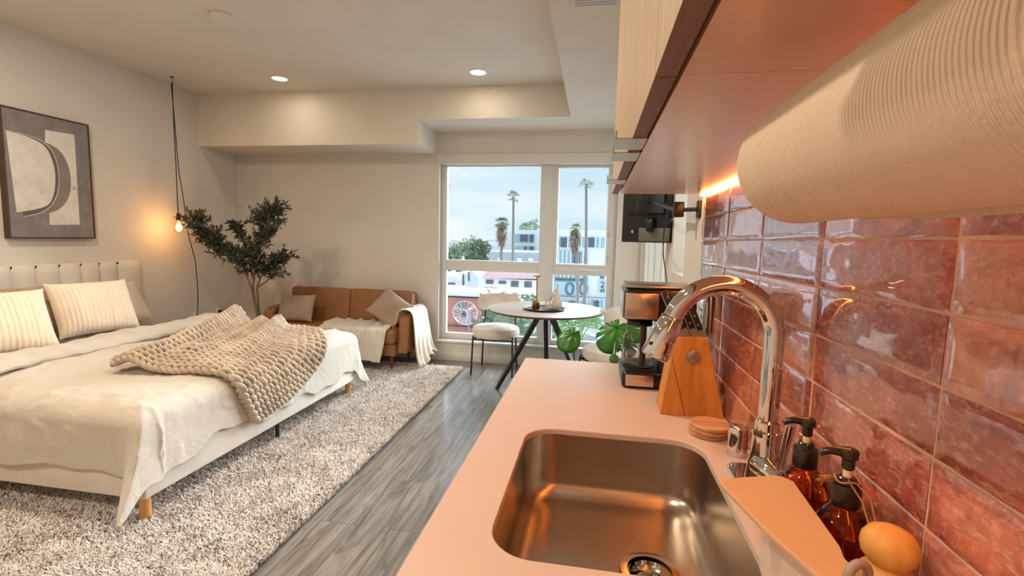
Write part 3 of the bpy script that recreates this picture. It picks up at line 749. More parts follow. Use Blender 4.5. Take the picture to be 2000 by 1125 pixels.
Aa, Bb = np.meshgrid(a_, b_, indexing='ij')
# hem length varies on the foot side (shorter in the middle)
s_ = np.clip((Aa-XE)/.415, 0, 1)
Aa2 = Aa-s_*(.05*np.exp(-((Bb-2.35)/.3)**2)+.02*np.sin(Bb*9)+.015*np.sin(Bb*23+1))
t_ = np.clip((YN-Bb)/.385, 0, 1)
Bb2 = Bb+t_*(.012*np.sin(Aa*7)+.008*np.sin(Aa*19))
P, Nn = drape(Aa2, Bb2)
ang = np.arctan2(np.maximum(0, YN-Bb2), np.maximum(0, Aa2-XE)+1e-6)
rr = np.hypot(np.maximum(0, Aa2-XE), np.maximum(0, YN-Bb2))
hgt = .034*fbm(Aa*2.3, Bb*2.3, 3)+.010*fbm(Aa*7+Bb*3, Bb*6-Aa*3, 3)
# fine creases: ridged noise
rid = 1-np.abs(fbm(Aa*5+Bb*2, Bb*4-Aa*2.5, 3))*4; hgt += .010*np.clip(rid, 0, 1)**3; rid2 = 1-np.abs(fbm(Aa*11-Bb*4+5, Bb*9+Aa*5, 3))*4; hgt += .004*np.clip(rid2, 0, 1)**3
# drapes running down the foot side, radiating pleats at the near corner
ft = np.clip((Aa2-XE)/.2, 0, 1)*(Bb2 > YN); hgt *= 1-.45*ft; hgt += ft*(.005*np.sin(Bb*30+2*np.sin(Bb*6))+.004*fbm(Bb*14, Aa*3, 2))
cn = np.clip(rr/.12, 0, 1)*(np.maximum(0, Aa2-XE) > 0)*(np.maximum(0, YN-Bb2) > 0); hgt += cn*.009*np.sin(ang*9+1.0)*np.clip(rr/.3, 0, 1)
nr = np.clip((YN-Bb2)/.2, 0, 1)*(Aa2 < XE); hgt += nr*(.008*fbm(Aa*6, Bb*2.5, 3)+.006)
side = np.clip(np.hypot(np.maximum(0, Aa2-XE), np.maximum(0, np.maximum(YN-Bb2, Bb2-YFa)))/.12, 0, 1)
hgt = hgt*(1-side)+side*(np.maximum(hgt, -.002)*.8+.007)
P = P+Nn*hgt[..., None]
P[..., 2] = np.maximum(P[..., 2], .045)
dv = thing('duvet', G().grid(P), M['duvet'], 'rumpled beige linen duvet draped over the bed and its near corner', 'duvet', solid=.010, auto=80)
# folded back cuff of the duvet
L_ = np.linspace(BY0-.10, BY1+.06, 90); prof = []
for i, y in enumerate(L_):
    row = []
    for k in range(20):
        a = 2*PI*k/20
        wx = .17+.012*math.sin(y*5); cxx = -3.30-.03*(y-2.8)
        hz = .038+.006*math.sin(y*9)
        row.append((cxx+wx*math.cos(a)*(1 if abs(math.cos(a)) < .9 else 1), y, ZT+.042+hz*math.copysign(abs(math.sin(a))**.8, math.sin(a))))
    prof.append(row)
P = np.array(prof)
# droop at the bed sides
dn = np.clip(BY0+.07-P[..., 1], 0, 1); df = np.clip(P[..., 1]-(BY1-.05), 0, 1)
P[..., 2] -= 1.6*dn**1.0*np.clip(dn/.08, 0, 1)+1.2*df*np.clip(df/.08, 0, 1)
P[..., 2] += .010*fbm(P[..., 1]*8, P[..., 0]*8, 3)+.004*np.sin(P[..., 1]*40+P[..., 0]*12)
g = G().grid(P, close_v=True); g.f.append(tuple(range(20))); g.m.append(0); g.f.append(tuple(range(len(L_)*20-20, len(L_)*20))); g.m.append(0)
cf = obj('folded_cuff', g, M['duvet'], dv)
# pillows
def pillow(name, w, h, t, M4, mat, lab, cat, grp=None, ribs=0, seed=0, sag=0.):
    nu, nv = (96, 40) if ribs else (34, 30)
    U, Vv = np.meshgrid(np.linspace(-1, 1, nu), np.linspace(-1, 1, nv), indexing='ij')
    th = (np.clip(1-np.abs(U)**2.6, 0, 1)*np.clip(1-np.abs(Vv)**2.6, 0, 1))**.5
    pin = 1-.07*(1-np.abs(Vv)**3)*np.abs(U)**2; pin2 = 1-.07*(1-np.abs(U)**3)*np.abs(Vv)**2
    X = U*w/2*pin; Zz = Vv*h/2*pin2
    d = t/2*th*(1+.15*fbm(U*2+seed, Vv*2+seed, 3))+.004*th*fbm(U*6+seed, Vv*6, 2)
    if ribs: d = d+.008*(np.abs(np.sin(PI*ribs*(U+1)/2))**.6)*np.clip(th*3, 0, 1)
    Zz = Zz-sag*(1-U**2)*np.clip(Vv, 0, 1)
    front = np.stack([X, -d-.003, Zz], -1); back = np.stack([X, d+.003, Zz], -1)
    g = G().grid(front); g.grid(back)
    A = [(0, j) for j in range(nv)]+[(i, nv-1) for i in range(1, nu)]+[(nu-1, j) for j in range(nv-2, -1, -1)]+[(i, 0) for i in range(nu-2, 0, -1)]
    g.grid(np.stack([np.array([front[q] for q in A]), np.array([back[q] for q in A])], 0), close_v=True)
    g.xf(M4)
    return thing(name, g, mat, lab, cat, grp, auto=70)
def place(loc, facing, lean, roll=0, up=0):
    """pillow standing with its front towards angle `facing` (0 = -Y), leaning back, rolled in plane"""
    return Matrix.Translation(loc)@Euler((0, 0, facing)).to_matrix().to_4x4()@Euler((lean, 0, 0)).to_matrix().to_4x4()@Euler((0, roll, 0)).to_matrix().to_4x4()
F = math.radians(90)   # faces +X
ZP = ZT+.02
pillow('striped_pillow', .52, .42, .17, place((-3.70, 2.985, ZP+.205), F-.22, -.42), M['stripe'], 'cream ribbed pillow leaning in front, right one of the two ribbed pillows', 'pillow', 'ribbed cream pillows', 18, 1)
pillow('striped_pillow', .52, .42, .17, place((-3.58, 2.31, ZP+.20), F-.25, -.45), M['stripe'], 'cream ribbed pillow at the photo\'s left edge, nearer of the two ribbed pillows', 'pillow', 'ribbed cream pillows', 18, 2)
pillow('tan_pillow', .62, .40, .18, place((-3.96, 2.70, ZP+.19), F, -.40), M['tan_pillow'], 'plain tan pillow showing between the two ribbed pillows', 'pillow', None, 0, 3)
pillow('beige_pillow', .64, .40, .18, place((-4.02, 3.36, ZP+.16), F, -.55), M['sheet'], 'pale beige pillow lying behind the right ribbed pillow', 'pillow', None, 0, 4)
pillow('beige_pillow', .64, .40, .18, place((-4.02, 2.10, ZP+.18), F, -.45), M['sheet'], 'pale beige pillow behind the nearer ribbed pillow', 'pillow', None, 0, 5)

# ================================================================= CHUNKY KNIT BLANKET
def blanket_flat(u, v):
    """u 0..1 across the folds towards the foot, v 0..1 towards the far side"""
    P00 = np.array([-2.62, 2.19]); P10 = np.array([-1.735, 2.48]); P01 = np.array([-3.02, 3.50]); P11 = np.array([-2.17, 3.50])
    u = u[..., None]; v = v[..., None]
    P = (1-u)*(1-v)*P00+u*(1-v)*P10+(1-u)*v*P01+u*v*P11
    bow = np.stack([.12*np.sin(PI*v[..., 0])*u[..., 0]**2, -.06*np.sin(PI*u[..., 0])*(1-v[..., 0])+0*u[..., 0]], -1)
    bow[..., 0] += .06*np.sin(PI*v[..., 0])*(1-u[..., 0])**2
    return P+bow
def blanket(u, v, z):
    F_ = blanket_flat(u, v)
    fold = .135*np.exp(-((u-.10-.03*v)/.085)**2)*(.35+.65*v)+.060*np.exp(-((u-.36-.05*v)/.055)**2)*np.clip(v*1.3, 0, 1)+.085*np.exp(-((u-.56-.02*v)/.06)**2)*np.clip(v*1.6-.25, 0, 1)
    fold += .030*fbm(u*6+3, v*4, 2)*np.clip(1.2-u, 0, 1)+.05*np.exp(-((u-.30)/.07)**2-((v-.22)/.08)**2)
    P, Nn = drape(F_[..., 0], F_[..., 1], .022)
    return P+Nn*(np.clip(fold, -.01, 1)+z)[..., None]
g = G(); NR, NS = 21, 27
for i in range(NR):
    u0 = (i+.5)/NR; SEG = 12
    t = np.linspace(0, 2*PI*NS, NS*SEG+1)
    v = t/(2*PI*NS)+.30/NS*np.sin(2*t); u = u0+.62/NR*np.cos(t)+.004*np.sin(t*.13+i)
    z = .012-.013*np.cos(2*t)+.010*np.sin(t)
    v = np.clip(v, 0, 1); u = np.clip(u, 0, 1)
    g.tube(blanket(u, v, z), .0136+.002*np.sin(t*.37+i), 7)
# thick plaited borders
for (fu, fv) in ((lambda s: s, lambda s: 0*s), (lambda s: s, lambda s: 0*s+1), (lambda s: 0*s, lambda s: s), (lambda s: 0*s+1, lambda s: s)):
    s = np.linspace(0, 1, 150)
    for ph in (0, PI):
        du = .010*np.sin(s*80+ph); uu = fu(s)+(du if fv(s)[0] == fv(s)[-1] and fu(s)[0] != fu(s)[-1] else 0)*0
        P = blanket(np.clip(fu(s), 0, 1), np.clip(fv(s), 0, 1), .008+.010*np.cos(s*80+ph))
        T = np.gradient(P, axis=0); T /= np.linalg.norm(T, axis=1)[:, None]; S = np.cross(T, [0, 0, 1.]); S /= np.maximum(np.linalg.norm(S, axis=1), .2)[:, None]
        g.tube(P+S*(.012*np.sin(s*80+ph))[:, None], .013, 7)
kb = thing('knit_blanket', g, M['knit'], 'chunky knit oatmeal blanket bunched over the foot of the bed', 'blanket', auto=180)

# ================================================================= RUG
RX0, RX1, RYa, RYb = -3.9, -1.335, .55, 4.80
r = empty('rug', (-2.6, 2.7, 0), 'large cream and grey shag rug on the plank floor under the bed', 'rug')
obj('backing', G().box(RX0, RX1, RYa, RYb, .001, .014), plain('rug_backing', (92, 82, 74), .95, var=.2), r, smooth=False)
n = NT('shag_pile'); at_ = n.n('Attribute', attribute_name='tint')
n.set(Base_Color=n.ramp(at_.outputs['Fac'], [(0, lin((104, 94, 88))), (.18, lin((176, 164, 154))), (.42, lin((216, 207, 198))), (1, lin((242, 237, 232)))]), Roughness=.9, Sheen_Weight=.3)
M['pile'] = n.m
def tufts(N, x0, x1, y0, y1, hl, wl, seed):
    R = np.random.default_rng(seed)
    x = R.uniform(x0, x1, N); y = R.uniform(y0, y1, N); th = R.uniform(0, 2*PI, N); L = R.uniform(hl*.7, hl*1.25, N); w = R.uniform(wl*.7, wl*1.3, N)
    lean = R.uniform(.35, 1.3, N)*.6
    dx, dy = np.cos(th), np.sin(th); px, py = -dy, dx
    base = np.stack([x, y, np.full(N, .010)], -1)
    mid = base+np.stack([dx*L*lean*.35, dy*L*lean*.35, L*.62], -1)
    tip = base+np.stack([dx*L*lean, dy*L*lean, L*.88], -1)
    s = np.stack([px*w/2, py*w/2, 0*w], -1)
    V = np.stack([base-s, base+s, mid-s*1.1, mid+s*1.1, tip-s*.35, tip+s*.35], 1).reshape(-1, 3)
    return V, R.random(N)
parts = [tufts(190000, -2.9, RX1+.012, 1.15, RYb+.012, .029, .0052, 1), tufts(46000, -3.9, -2.3, .55, 1.95, .030, .006, 3), tufts(9000, -3.9, -2.9, 1.95, RYb, .030, .012, 4), tufts(30000, -2.3, RX1+.012, .75, 1.6, .029, .0055, 5)]
V = np.concatenate([p[0] for p in parts]); tint = np.concatenate([p[1] for p in parts]); N = len(tint)
# large soft variation of the yarn colour
cxy = V.reshape(N, 6, 3)[:, 0, :2]; tint = np.clip(tint*.62+.38*(fbm(cxy[:, 0]*14, cxy[:, 1]*14, 2)+.6), 0, 1)
idx = np.arange(N)[:, None]*6
Fq = np.concatenate([idx+np.array([[0, 1, 3, 2]]), idx+np.array([[2, 3, 5, 4]])], 1).reshape(-1, 4)
me = bpy.data.meshes.new('pile'); V = V-np.array([-2.6, 2.7, 0])
me.vertices.add(len(V)); me.vertices.foreach_set('co', V.astype(np.float32).ravel())
me.loops.add(Fq.size); me.loops.foreach_set('vertex_index', Fq.astype(np.int32).ravel())
me.polygons.add(len(Fq)); me.polygons.foreach_set('loop_start', np.arange(0, Fq.size, 4, dtype=np.int32)); me.polygons.foreach_set('use_smooth', np.ones(len(Fq), bool))
at2 = me.attributes.new('tint', 'FLOAT', 'POINT'); at2.data.foreach_set('value', np.repeat(tint, 6).astype(np.float32))
me.update(calc_edges=True); me.materials.append(M['pile'])
po = bpy.data.objects.new('pile', me); C.objects.link(po); po.parent = r; po['kind'] = 'stuff'

# ================================================================= ART ON THE LEFT WALL
r = empty('framed_artwork', (XL, 3.13, 1.79), 'large abstract grey and cream framed artwork on the left wall', 'artwork')
n = NT('art_ground'); v = n.noise(n.co(), 12, 5, .7); n.set(Base_Color=n.ramp(v, [(.3, lin((112, 106, 102))), (.7, lin((140, 133, 128)))]), Roughness=.8); artg = n.m
n = NT('art_cream'); v = n.noise(n.co(), 9, 5, .7); n.set(Base_Color=n.ramp(v, [(.30, lin((120, 110, 100))), (.38, lin((206, 198, 188))), (.7, lin((224, 217, 207)))]), Roughness=.8); artc = n.m
arts = plain('art_taupe', (132, 120, 110), .8, var=.1); artd = plain('art_shadow', (96, 92, 90), .8)
AX = XL+.046
obj('frame', G().box(XL+.002, XL+.05, 2.822, 2.834, 1.315, 2.262).box(XL+.002, XL+.05, 3.422, 3.434, 1.315, 2.262).box(XL+.002, XL+.05, 2.834, 3.422, 1.315, 1.327).box(XL+.002, XL+.05, 2.834, 3.422, 2.250, 2.262), wood('frame_walnut', (84, 54, 32), (56, 36, 22), 'z', .5), r, smooth=False)
obj('canvas', G().box(XL+.004, AX, 2.834, 3.422, 1.327, 2.250), artg, r, smooth=False)
def art(nm, pts, k, m):
    obj(nm, G().prism(pts, AX+.0004, AX+.0004+k, 0), m, r, smooth=False)
def arc(cy, cz, ry, rz, a0, a1, n_=20): return [(cy+ry*math.cos(math.radians(a)), cz+rz*math.sin(math.radians(a))) for a in np.linspace(a0, a1, n_)]
art('cream_block', [(3.107, 2.148), (3.317, 2.155), (3.314, 1.431), (3.092, 1.421), (3.093, 1.513), (3.10, 2.05)], .0006, artc)
def sm(p, n_=40): return [tuple(q) for q in spath(p, n_)]
def spath(p, n_):
    p = np.array(p, float)
    for _ in range(3):
        q = [p[0]]
        for a, b in zip(p[:-1], p[1:]): q += [a*.75+b*.25, a*.25+b*.75]
        q.append(p[-1]); p = np.array(q)
    return p
TC = [(3.101, 2.053), (3.147, 2.041), (3.203, 2.01), (3.248, 1.932), (3.268, 1.838), (3.267, 1.751), (3.251, 1.662), (3.205, 1.583), (3.153, 1.536), (3.093, 1.513)]
SH = [(2.917, 2.086), (3.029, 2.074), (3.1, 2.042), (3.149, 1.989), (3.172, 1.909), (3.181, 1.816), (3.172, 1.719), (3.15, 1.642), (3.106, 1.565), (3.028, 1.507), (2.919, 1.479)]
CR = [(2.852, 2.089), (2.985, 2.074), (3.073, 2.042), (3.116, 1.999), (3.144, 1.915), (3.157, 1.823), (3.148, 1.727), (3.137, 1.673), (3.113, 1.602), (3.078, 1.563), (2.975, 1.527), (2.878, 1.506)]
art('taupe_crescent', [(2.99, 2.04)]+sm(TC)+[(2.99, 1.53)], .0012, arts)
art('shadow_crescent', sm(SH), .0018, artd)
art('pale_line', sm([(y+(.004 if y > 2.95 else 0), z+(.004 if z > 1.8 else -.004)) for y, z in SH])+sm(SH)[::-1], .0020, artc)
art('cream_half_disc', sm(CR), .0024, artc)

# ================================================================= PENDANT BULB
hx, hy = -4.02, 4.09
r = empty('pendant_bulb', (hx, hy, ZC), 'bare glowing bulb pendant hanging by black cord from a ceiling hook', 'pendant lamp')
g = G(); g.cyl((hx, hy, ZC-.008), (hx, hy, ZC), .016, .016, 20); g.tube([(hx, hy, ZC-.006), (hx, hy, ZC-.03), (hx+.014, hy, ZC-.044), (hx+.008, hy, ZC-.062), (hx-.008, hy, ZC-.060), (hx-.013, hy, ZC-.048)], .0028, 8)
obj('ceiling_hook', g, M['black'], r)
zb_ = 1.475
g = G(); g.tube([(hx, hy, ZC-.055), (hx-.003, hy, 2.4), (hx, hy, 2.0), (hx-.002, hy, 1.7), (hx, hy, zb_+.085)], .0042, 8)
g.tube([(hx+.002, hy, ZC-.055), (hx-.02, hy+.01, 2.78), (hx+.004, hy, 2.5), (hx+.012, hy+.01, 2.1), (hx+.018, hy+.015, 1.95), (hx+.045, hy+.02, 1.72), (hx+.060, hy+.02, 1.60), (hx+.055, hy+.04, 1.40), (hx-.0, hy+.18, 1.10), (hx-.10, hy+.30, .80), (hx-.17, hy+.37, .62), (XL+.015, hy+.40, .50), (XL+.010, hy+.40, .47)], .0042, 8)
obj('cord', g, M['black'], r)
obj('socket', G().lathe([(.006, .10), (.016, .095), (.018, .062), (.046, .060), (.046, .056), (.019, .055), (.019, .030), (.015, .026)], (hx, hy, zb_), 28), M['black'], r)
bulb = obj('bulb', G().lathe([(.013, .030), (.016, .020), (.030, -.004), (.040, -.028), (.0425, -.048), (.038, -.068), (.026, -.084), (.010, -.092), (.001, -.093)], (hx, hy, zb_), 28), pane_mat('bulb_glass', (1, .97, .92, 1)), r)
obj('filament', G().ball((hx, hy, zb_-.045), (.017, .017, .026), 16, 10), glow('filament_glow', (1, .62, .26, 1), 45), bulb)
lamp('POINT', 'pendant_light', (hx, hy, zb_-.045), 5, (1.0, .46, .15), shadow_soft_size=.04)
# outlets
def outlet(y, z, lab):
    r = empty('wall_outlet', (XL, y, z), lab, 'outlet')
    obj('plate', G().box(XL, XL+.006, y-.036, y+.036, z-.058, z+.058, .002), M['white_pl'], r)
    g = G()
    for dz in (-.026, .026): g.box(XL+.0062, XL+.008, y-.017, y+.017, z+dz-.016, z+dz+.016, .001)
    obj('socket', g, plain('socket_grey', (190, 186, 180), .5), r)
outlet(4.49, .467, 'white wall outlet fed by the pendant cord beside the bed')
outlet(4.80, .470, 'white wall outlet with a black plug near the room corner')
g = G(); g.box(XL+.008, XL+.038, 4.785, 4.815, .480, .508, .006); g.tube([(XL+.036, 4.80, .494), (XL+.06, 4.81, .50), (XL+.075, 4.84, .48), (XL+.078, 4.86, .42), (XL+.07, 4.87, .2), (XL+.05, 4.9, .02), (XL+.04, 5.0, .008)], .004, 8)
thing('power_cord', g, M['black'], 'black plug with a cord hanging down from the corner outlet', 'cord')

# ================================================================= OLIVE TREE
tx0, ty0 = -3.36, 4.24
def trip(px, py, Y): return at(px, py, Y)
r = empty('olive_tree', (tx0, ty0, .0145), 'artificial olive tree with dark leaves in the corner behind the bed', 'plant')
obj('pot', G().lathe([(.001, 0), (.10, 0), (.115, .01), (.135, .25), (.14, .27), (.13, .272), (.12, .255), (.001, .25)], (tx0, ty0, .0145), 36), M['pot'], r)
obj('soil', G().lathe([(.121, .256), (.001, .262)], (tx0, ty0, .0145), 24, caps=False), M['soil'], r)
def w3(px, py, Y=ty0): return np.array(at(px, py, Y))
tr = G()
stems = [[(509, 650, 4.24), (504, 620, 4.24), (497, 585, 4.25), (494, 560, 4.26), (497, 540, 4.26), (503, 510, 4.25), (508, 470, 4.25), (512, 425, 4.24)],
         [(507, 640, 4.235), (500, 600, 4.23), (492, 565, 4.22), (484, 545, 4.2), (470, 518, 4.17), (450, 500, 4.1), (425, 480, 4.05), (398, 452, 4.0)],
         [(509, 645, 4.25), (505, 600, 4.27), (502, 560, 4.28), (512, 535, 4.3), (528, 520, 4.33), (545, 508, 4.36), (562, 496, 4.4)],
         [(494, 545, 4.24), (488, 515, 4.28), (480, 490, 4.33), (474, 462, 4.36), (468, 446, 4.38)],
         [(497, 520, 4.25), (510, 495, 4.2), (525, 465, 4.18), (535, 432, 4.15), (537, 412, 4.15)],
         [(484, 540, 4.2), (478, 522, 4.28), (460, 505, 4.3), (432, 490, 4.3), (408, 470, 4.3), (388, 444, 4.3), (378, 430, 4.3)],
         [(505, 560, 4.28), (520, 550, 4.32), (528, 542, 4.3), (534, 535, 4.28)]]
base = np.array([tx0, ty0, .25]); tips = []
for k, s in enumerate(stems):
    P = [w3(*q) for q in s]
    if s[0][1] > 630: P = [base+np.array([.006*k, .004*k, 0])]+P
    # smooth
    P = np.array(P); t = np.linspace(0, len(P)-1, len(P)*4); i = np.minimum(t.astype(int), len(P)-2); f = (t-i)[:, None]; f = f*f*(3-2*f)*.5+f*.5
    Q = P[i]*(1-f)+P[i+1]*f
    r0 = .014 if s[0][1] > 630 else .009
    tr.tube(Q, np.linspace(r0, .003, len(Q)), 9); tips.append(Q)
obj('trunk', tr, M['bark'], r)
lf = G(); tw_ = G()
def leaf(p, d, L, w, up):
    d = d/np.linalg.norm(d); s = np.cross(d, up); s /= max(np.linalg.norm(s), 1e-6); n_ = np.cross(s, d)
    V = []
    for t, k in ((0, .1), (.3, .9), (.6, .95), (.85, .5), (1, .02)):
        c = p+d*L*t-n_*L*.22*t*t
        V += [c-s*w*k/2, c+n_*w*.08*k, c+s*w*k/2]
    Fc = []
    for i in range(4):
        for j in range(2): Fc.append((i*3+j, i*3+j+1, i*3+j+4, i*3+j+3))
    lf.add(V, Fc)
R = np.random.default_rng(5)
clusters = []
for k, Q in enumerate(tips):   # leafy twigs along the outer part of each branch
    n_ = len(Q); s0 = int(n_*(.62 if k in (0,) else .55))
    if k in (3, 4, 5): s0 = int(n_*.35)
    if k == 6: s0 = int(n_*.5)
    nb = {0: 52, 1: 60, 2: 34, 3: 34, 4: 44, 5: 62, 6: 9}[k]
    for j in range(nb):
        i = R.integers(s0, n_); c = Q[i]; d = R.normal(size=3); d[2] = abs(d[2])*.6+.1; d /= np.linalg.norm(d)
        if i < n_-1: d = d+.8*(Q[min(i+2, n_-1)]-Q[i-1])/np.linalg.norm(Q[min(i+2, n_-1)]-Q[i-1]+1e-9); d /= np.linalg.norm(d)
        Ls = R.uniform(.08, .21); m = 6; tt = np.linspace(0, 1, m)[:, None]
        B = c+d*Ls*tt+np.array([0, 0, -.25])*Ls*tt**2
        tw_.tube(B, np.linspace(.0022, .001, m), 5)
        for q in range(int(Ls/.0085)):
            t = (q+1)/int(Ls/.0085+1); p = c+d*Ls*t+np.array([0, 0, -.25])*Ls*t*t
            dd = d*.55+R.normal(size=3)*.55; leaf(p, dd, R.uniform(.042, .066), R.uniform(.012, .018), R.normal(size=3))
obj('twigs', tw_, M['bark'], r)
lo = obj('foliage', lf, M['leaf'], r, auto=180); lo['kind'] = 'stuff'

# ================================================================= SOFA
r = empty('sofa', (-2.66, 4.85, 0), 'small tan leather two-seat sofa against the far wall', 'sofa')
SX_0, SX_1, SYf, SYb = -3.52, -1.84, 4.47, 5.13
g = G().box(SX_0+.10, SX_1-.12, SYf+.03, SYb-.02, .175, .30, .012, 3); obj('seat_base', g, M['leather'], r)
g = G().box(SX_0+.12, SX_1-.115, SYf-.005, SYb-.22, .302, .455, .035, 4); obj('seat_cushion', g, M['leather'], r)
for a, b in ((SX_0+.13, -2.672), (-2.668, SX_1-.10)):
    g = G().box(-1, 1, -1, 1, -1, 1, .18, 5)
    Mx = Matrix.Translation(((a+b)/2, SYb-.155, .605))@Euler((-.16, 0, 0)).to_matrix().to_4x4()@Matrix.Diagonal(((b-a)/2, .085, .195, 1))
    obj('back_cushion', g.xf(Mx), M['leather'], r)
obj('back_frame', G().box(SX_0+.10, SX_1-.10, SYb-.06, SYb, .18, .66, .02, 3), M['leather'], r)
for sgn, xa in ((-1, SX_0), (1, SX_1)):
    # scooped arm: side profile in YZ, tapering towards the foot
    pr = [(SYf+.06, .20), (SYf+.10, .42), (SYf+.12, .52), (SYf+.15, .575), (SYf+.20, .60), (SYf+.30, .605), (SYb-.10, .615), (SYb-.02, .60), (SYb-.01, .20)]
    x0_, x1_ = (xa, xa+.12) if sgn < 0 else (xa-.12, xa)
    g = G().prism(pr, x0_, x1_, 0)
    o = obj('armrest', g, M['leather'], r, smooth=False); m = o.modifiers.new('bevel', 'BEVEL'); m.width = .028; m.segments = 4
for x, y in ((SX_0+.19, SYf+.10), (SX_1-.185, SYf+.10), (SX_0+.19, SYb-.1), (SX_1-.185, SYb-.1)):
    obj('leg', G().tube([(x, y, .016), (x, y, .07), (x, y, .15), (x-.0, y, .175)], [.009, .014, .020, .045], 16), M['sofa_leg'], r)
pillow('sofa_cushion', .44, .30, .13, place((-3.16, 4.66, .60), -.10, -.35, -.05), M['grey_cushion'], 'greige cushion leaning at the left end of the sofa', 'cushion', 'sofa cushions', 0, 8)
pillow('sofa_cushion', .38, .34, .12, place((-2.10, 4.70, .64), .15, -.50, .62), M['grey_cushion'], 'taupe cushion tilted on the sofa\'s right arm over the throw', 'cushion', 'sofa cushions', 0, 9)
# throw over the seat and the right arm
def smoothpath(p, n_=60):
    p = np.array(p, float); 
    for _ in range(3):
        q = [p[0]]
        for a, b in zip(p[:-1], p[1:]): q += [a*.75+b*.25, a*.25+b*.75]
        q.append(p[-1]); p = np.array(q)
    L = np.concatenate([[0], np.cumsum(np.linalg.norm(np.diff(p, axis=0), axis=1))]); s = np.linspace(0, L[-1], n_)
    return np.stack([np.interp(s, L, p[:, i]) for i in range(p.shape[1])], -1)
g = G()
path = smoothpath([(4.84, .468), (4.60, .470), (4.455, .472), (4.440, .40), (4.437, .25), (4.43, .12)], 60)   # (y, z)
xs = np.linspace(-2.80, -2.06, 60); U = np.linspace(0, 1, 60)
P = np.zeros((60, 60, 3))
for j in range(60):
    hang = np.clip((j-26)/34, 0, 1)
    xx = xs+.04*np.sin(j*.05)+hang*(-(xs+2.43)*.10)
    wv = .010*np.sin(U*34+.03*j)+.006*np.sin(U*63+1)
    P[:, j, 0] = xx-.0*U; P[:, j, 1] = path[j, 0]-np.where(j > 24, 1, 0)*(.012+wv)-hang*.01; P[:, j, 2] = path[j, 1]+(.012+wv)*(j <= 24)+hang*.03*np.sin(U*3)
g.grid(P)
pa = smoothpath([(-2.10, .475), (-2.005, .478), (-1.985, .52), (-1.975, .60), (-1.935, .640), (-1.86, .640), (-1.81, .60), (-1.795, .45), (-1.785, .25), (-1.77, .12), (-1.74, .055)], 70)  # (x, z)
ysr = np.linspace(4.60, 5.02, 60); P = np.zeros((60, 70, 3))
for j in range(70):
    hang = np.clip((j-34)/36, 0, 1); wv = (.008+.018*hang)*np.sin(U*26+.5)+.006*np.sin(U*51)
    P[:, j, 0] = pa[j, 0]+wv*hang+.03*hang*U; P[:, j, 1] = ysr-hang*.02*np.sin(U*5); P[:, j, 2] = pa[j, 1]+.006+.005*np.sin(U*26)*(1-hang)+hang**3*(.10*np.clip(U-.45, 0, 1)*1.8+.02*np.sin(U*37))
g.grid(P)
thing('throw_blanket', g, M['throw'], 'cream throw draped over the sofa seat and its right arm', 'throw', solid=.008, auto=180)

# ================================================================= DINING SET
tcx, tcy = -.432, 4.475
r = empty('dining_table', (tcx, tcy, 0), 'round dining table with black splayed legs by the window', 'table')
obj('tabletop', G().lathe([(.520, .728), (.546, .738), (.5475, .7485), (.546, .7495), (.001, .7495)], (tcx, tcy, 0), 96), M['tabletop'], r)
obj('edge_band', G().lathe([(.001, .726), (.518, .726), (.545, .7365), (.5485, .7405), (.5485, .746), (.547, .7465)], (tcx, tcy, 0), 96), M['tabedge'], r)
for i, (ang_, rr_) in enumerate(((205, .46), (-28, .46), (92, .46))):
    ct, st = math.cos(math.radians(ang_)), math.sin(math.radians(ang_))
    g = G().box(-.012, .012, -.026, .026, 0, 1, 0)
    p0 = Vector((tcx+ct*rr_, tcy+st*rr_, 0)); p1 = Vector((tcx+ct*.05, tcy+st*.05, .712)); d = p1-p0
    V = []
    s = Vector((-st, ct, 0)); o_ = Vector((ct, st, 0))
    for z, k, w_ in ((0, p0, .016), (1, p1, .028)):
        for a, b in ((-1, -1), (1, -1), (1, 1), (-1, 1)): V.append((k+s*(.022*a)+o_*(w_*b))[:])
    obj('leg', G().add(V, [(3, 2, 1, 0), (4, 5, 6, 7), (0, 1, 5, 4), (1, 2, 6, 5), (2, 3, 7, 6), (3, 0, 4, 7)]), M['black'], r, smooth=False, bev=.003)
obj('mount_plate', G().cyl((tcx, tcy, .712), (tcx, tcy, .7255), .13, .13, 32), M['black'], r)
# tray, vase, candle holder
r = empty('tray', (-.44, 4.40, .75), 'round black metal tray on the dining table', 'tray')
obj('tray_dish', G().lathe([(.001, .0015), (.17, .0015), (.192, .012), (.197, .018), (.194, .0185), (.188, .014), (.168, .005), (.001, .005)], (-.44, 4.40, .749), 48), M['black'], r)
g = G()
for k in range(-4, 5): g.box(-.44+k*.035-.002, -.44+k*.035+.002, 4.40-.12, 4.40+.12, .7555, .7575)
obj('slats', g, M['blackpl'], r, smooth=False)
r = empty('candle_holder', (-.515, 4.40, .758), 'slim brass candle holder on the tray beside the vase', 'candle holder')
obj('cup', G().lathe([(.001, 0), (.036, 0), (.037, .002), (.037, .062), (.034, .063), (.034, .01), (.001, .01)], (-.515, 4.40, .758), 32), M['brass'], r)
obj('post', G().cyl((-.512, 4.40, .768), (-.512, 4.40, 1.055), .0075), M['brass'], r)
obj('top_dish', G().lathe([(.001, 0), (.034, 0), (.040, .009), (.037, .009), (.001, .003)], (-.512, 4.40, 1.055), 28), M['brass'], r)
r = empty('vase', (-.35, 4.40, .758), 'pale ceramic looped vase on the tray of the dining table', 'vase')
vx, vy, vz = -.352, 4.40, .757
g = G()
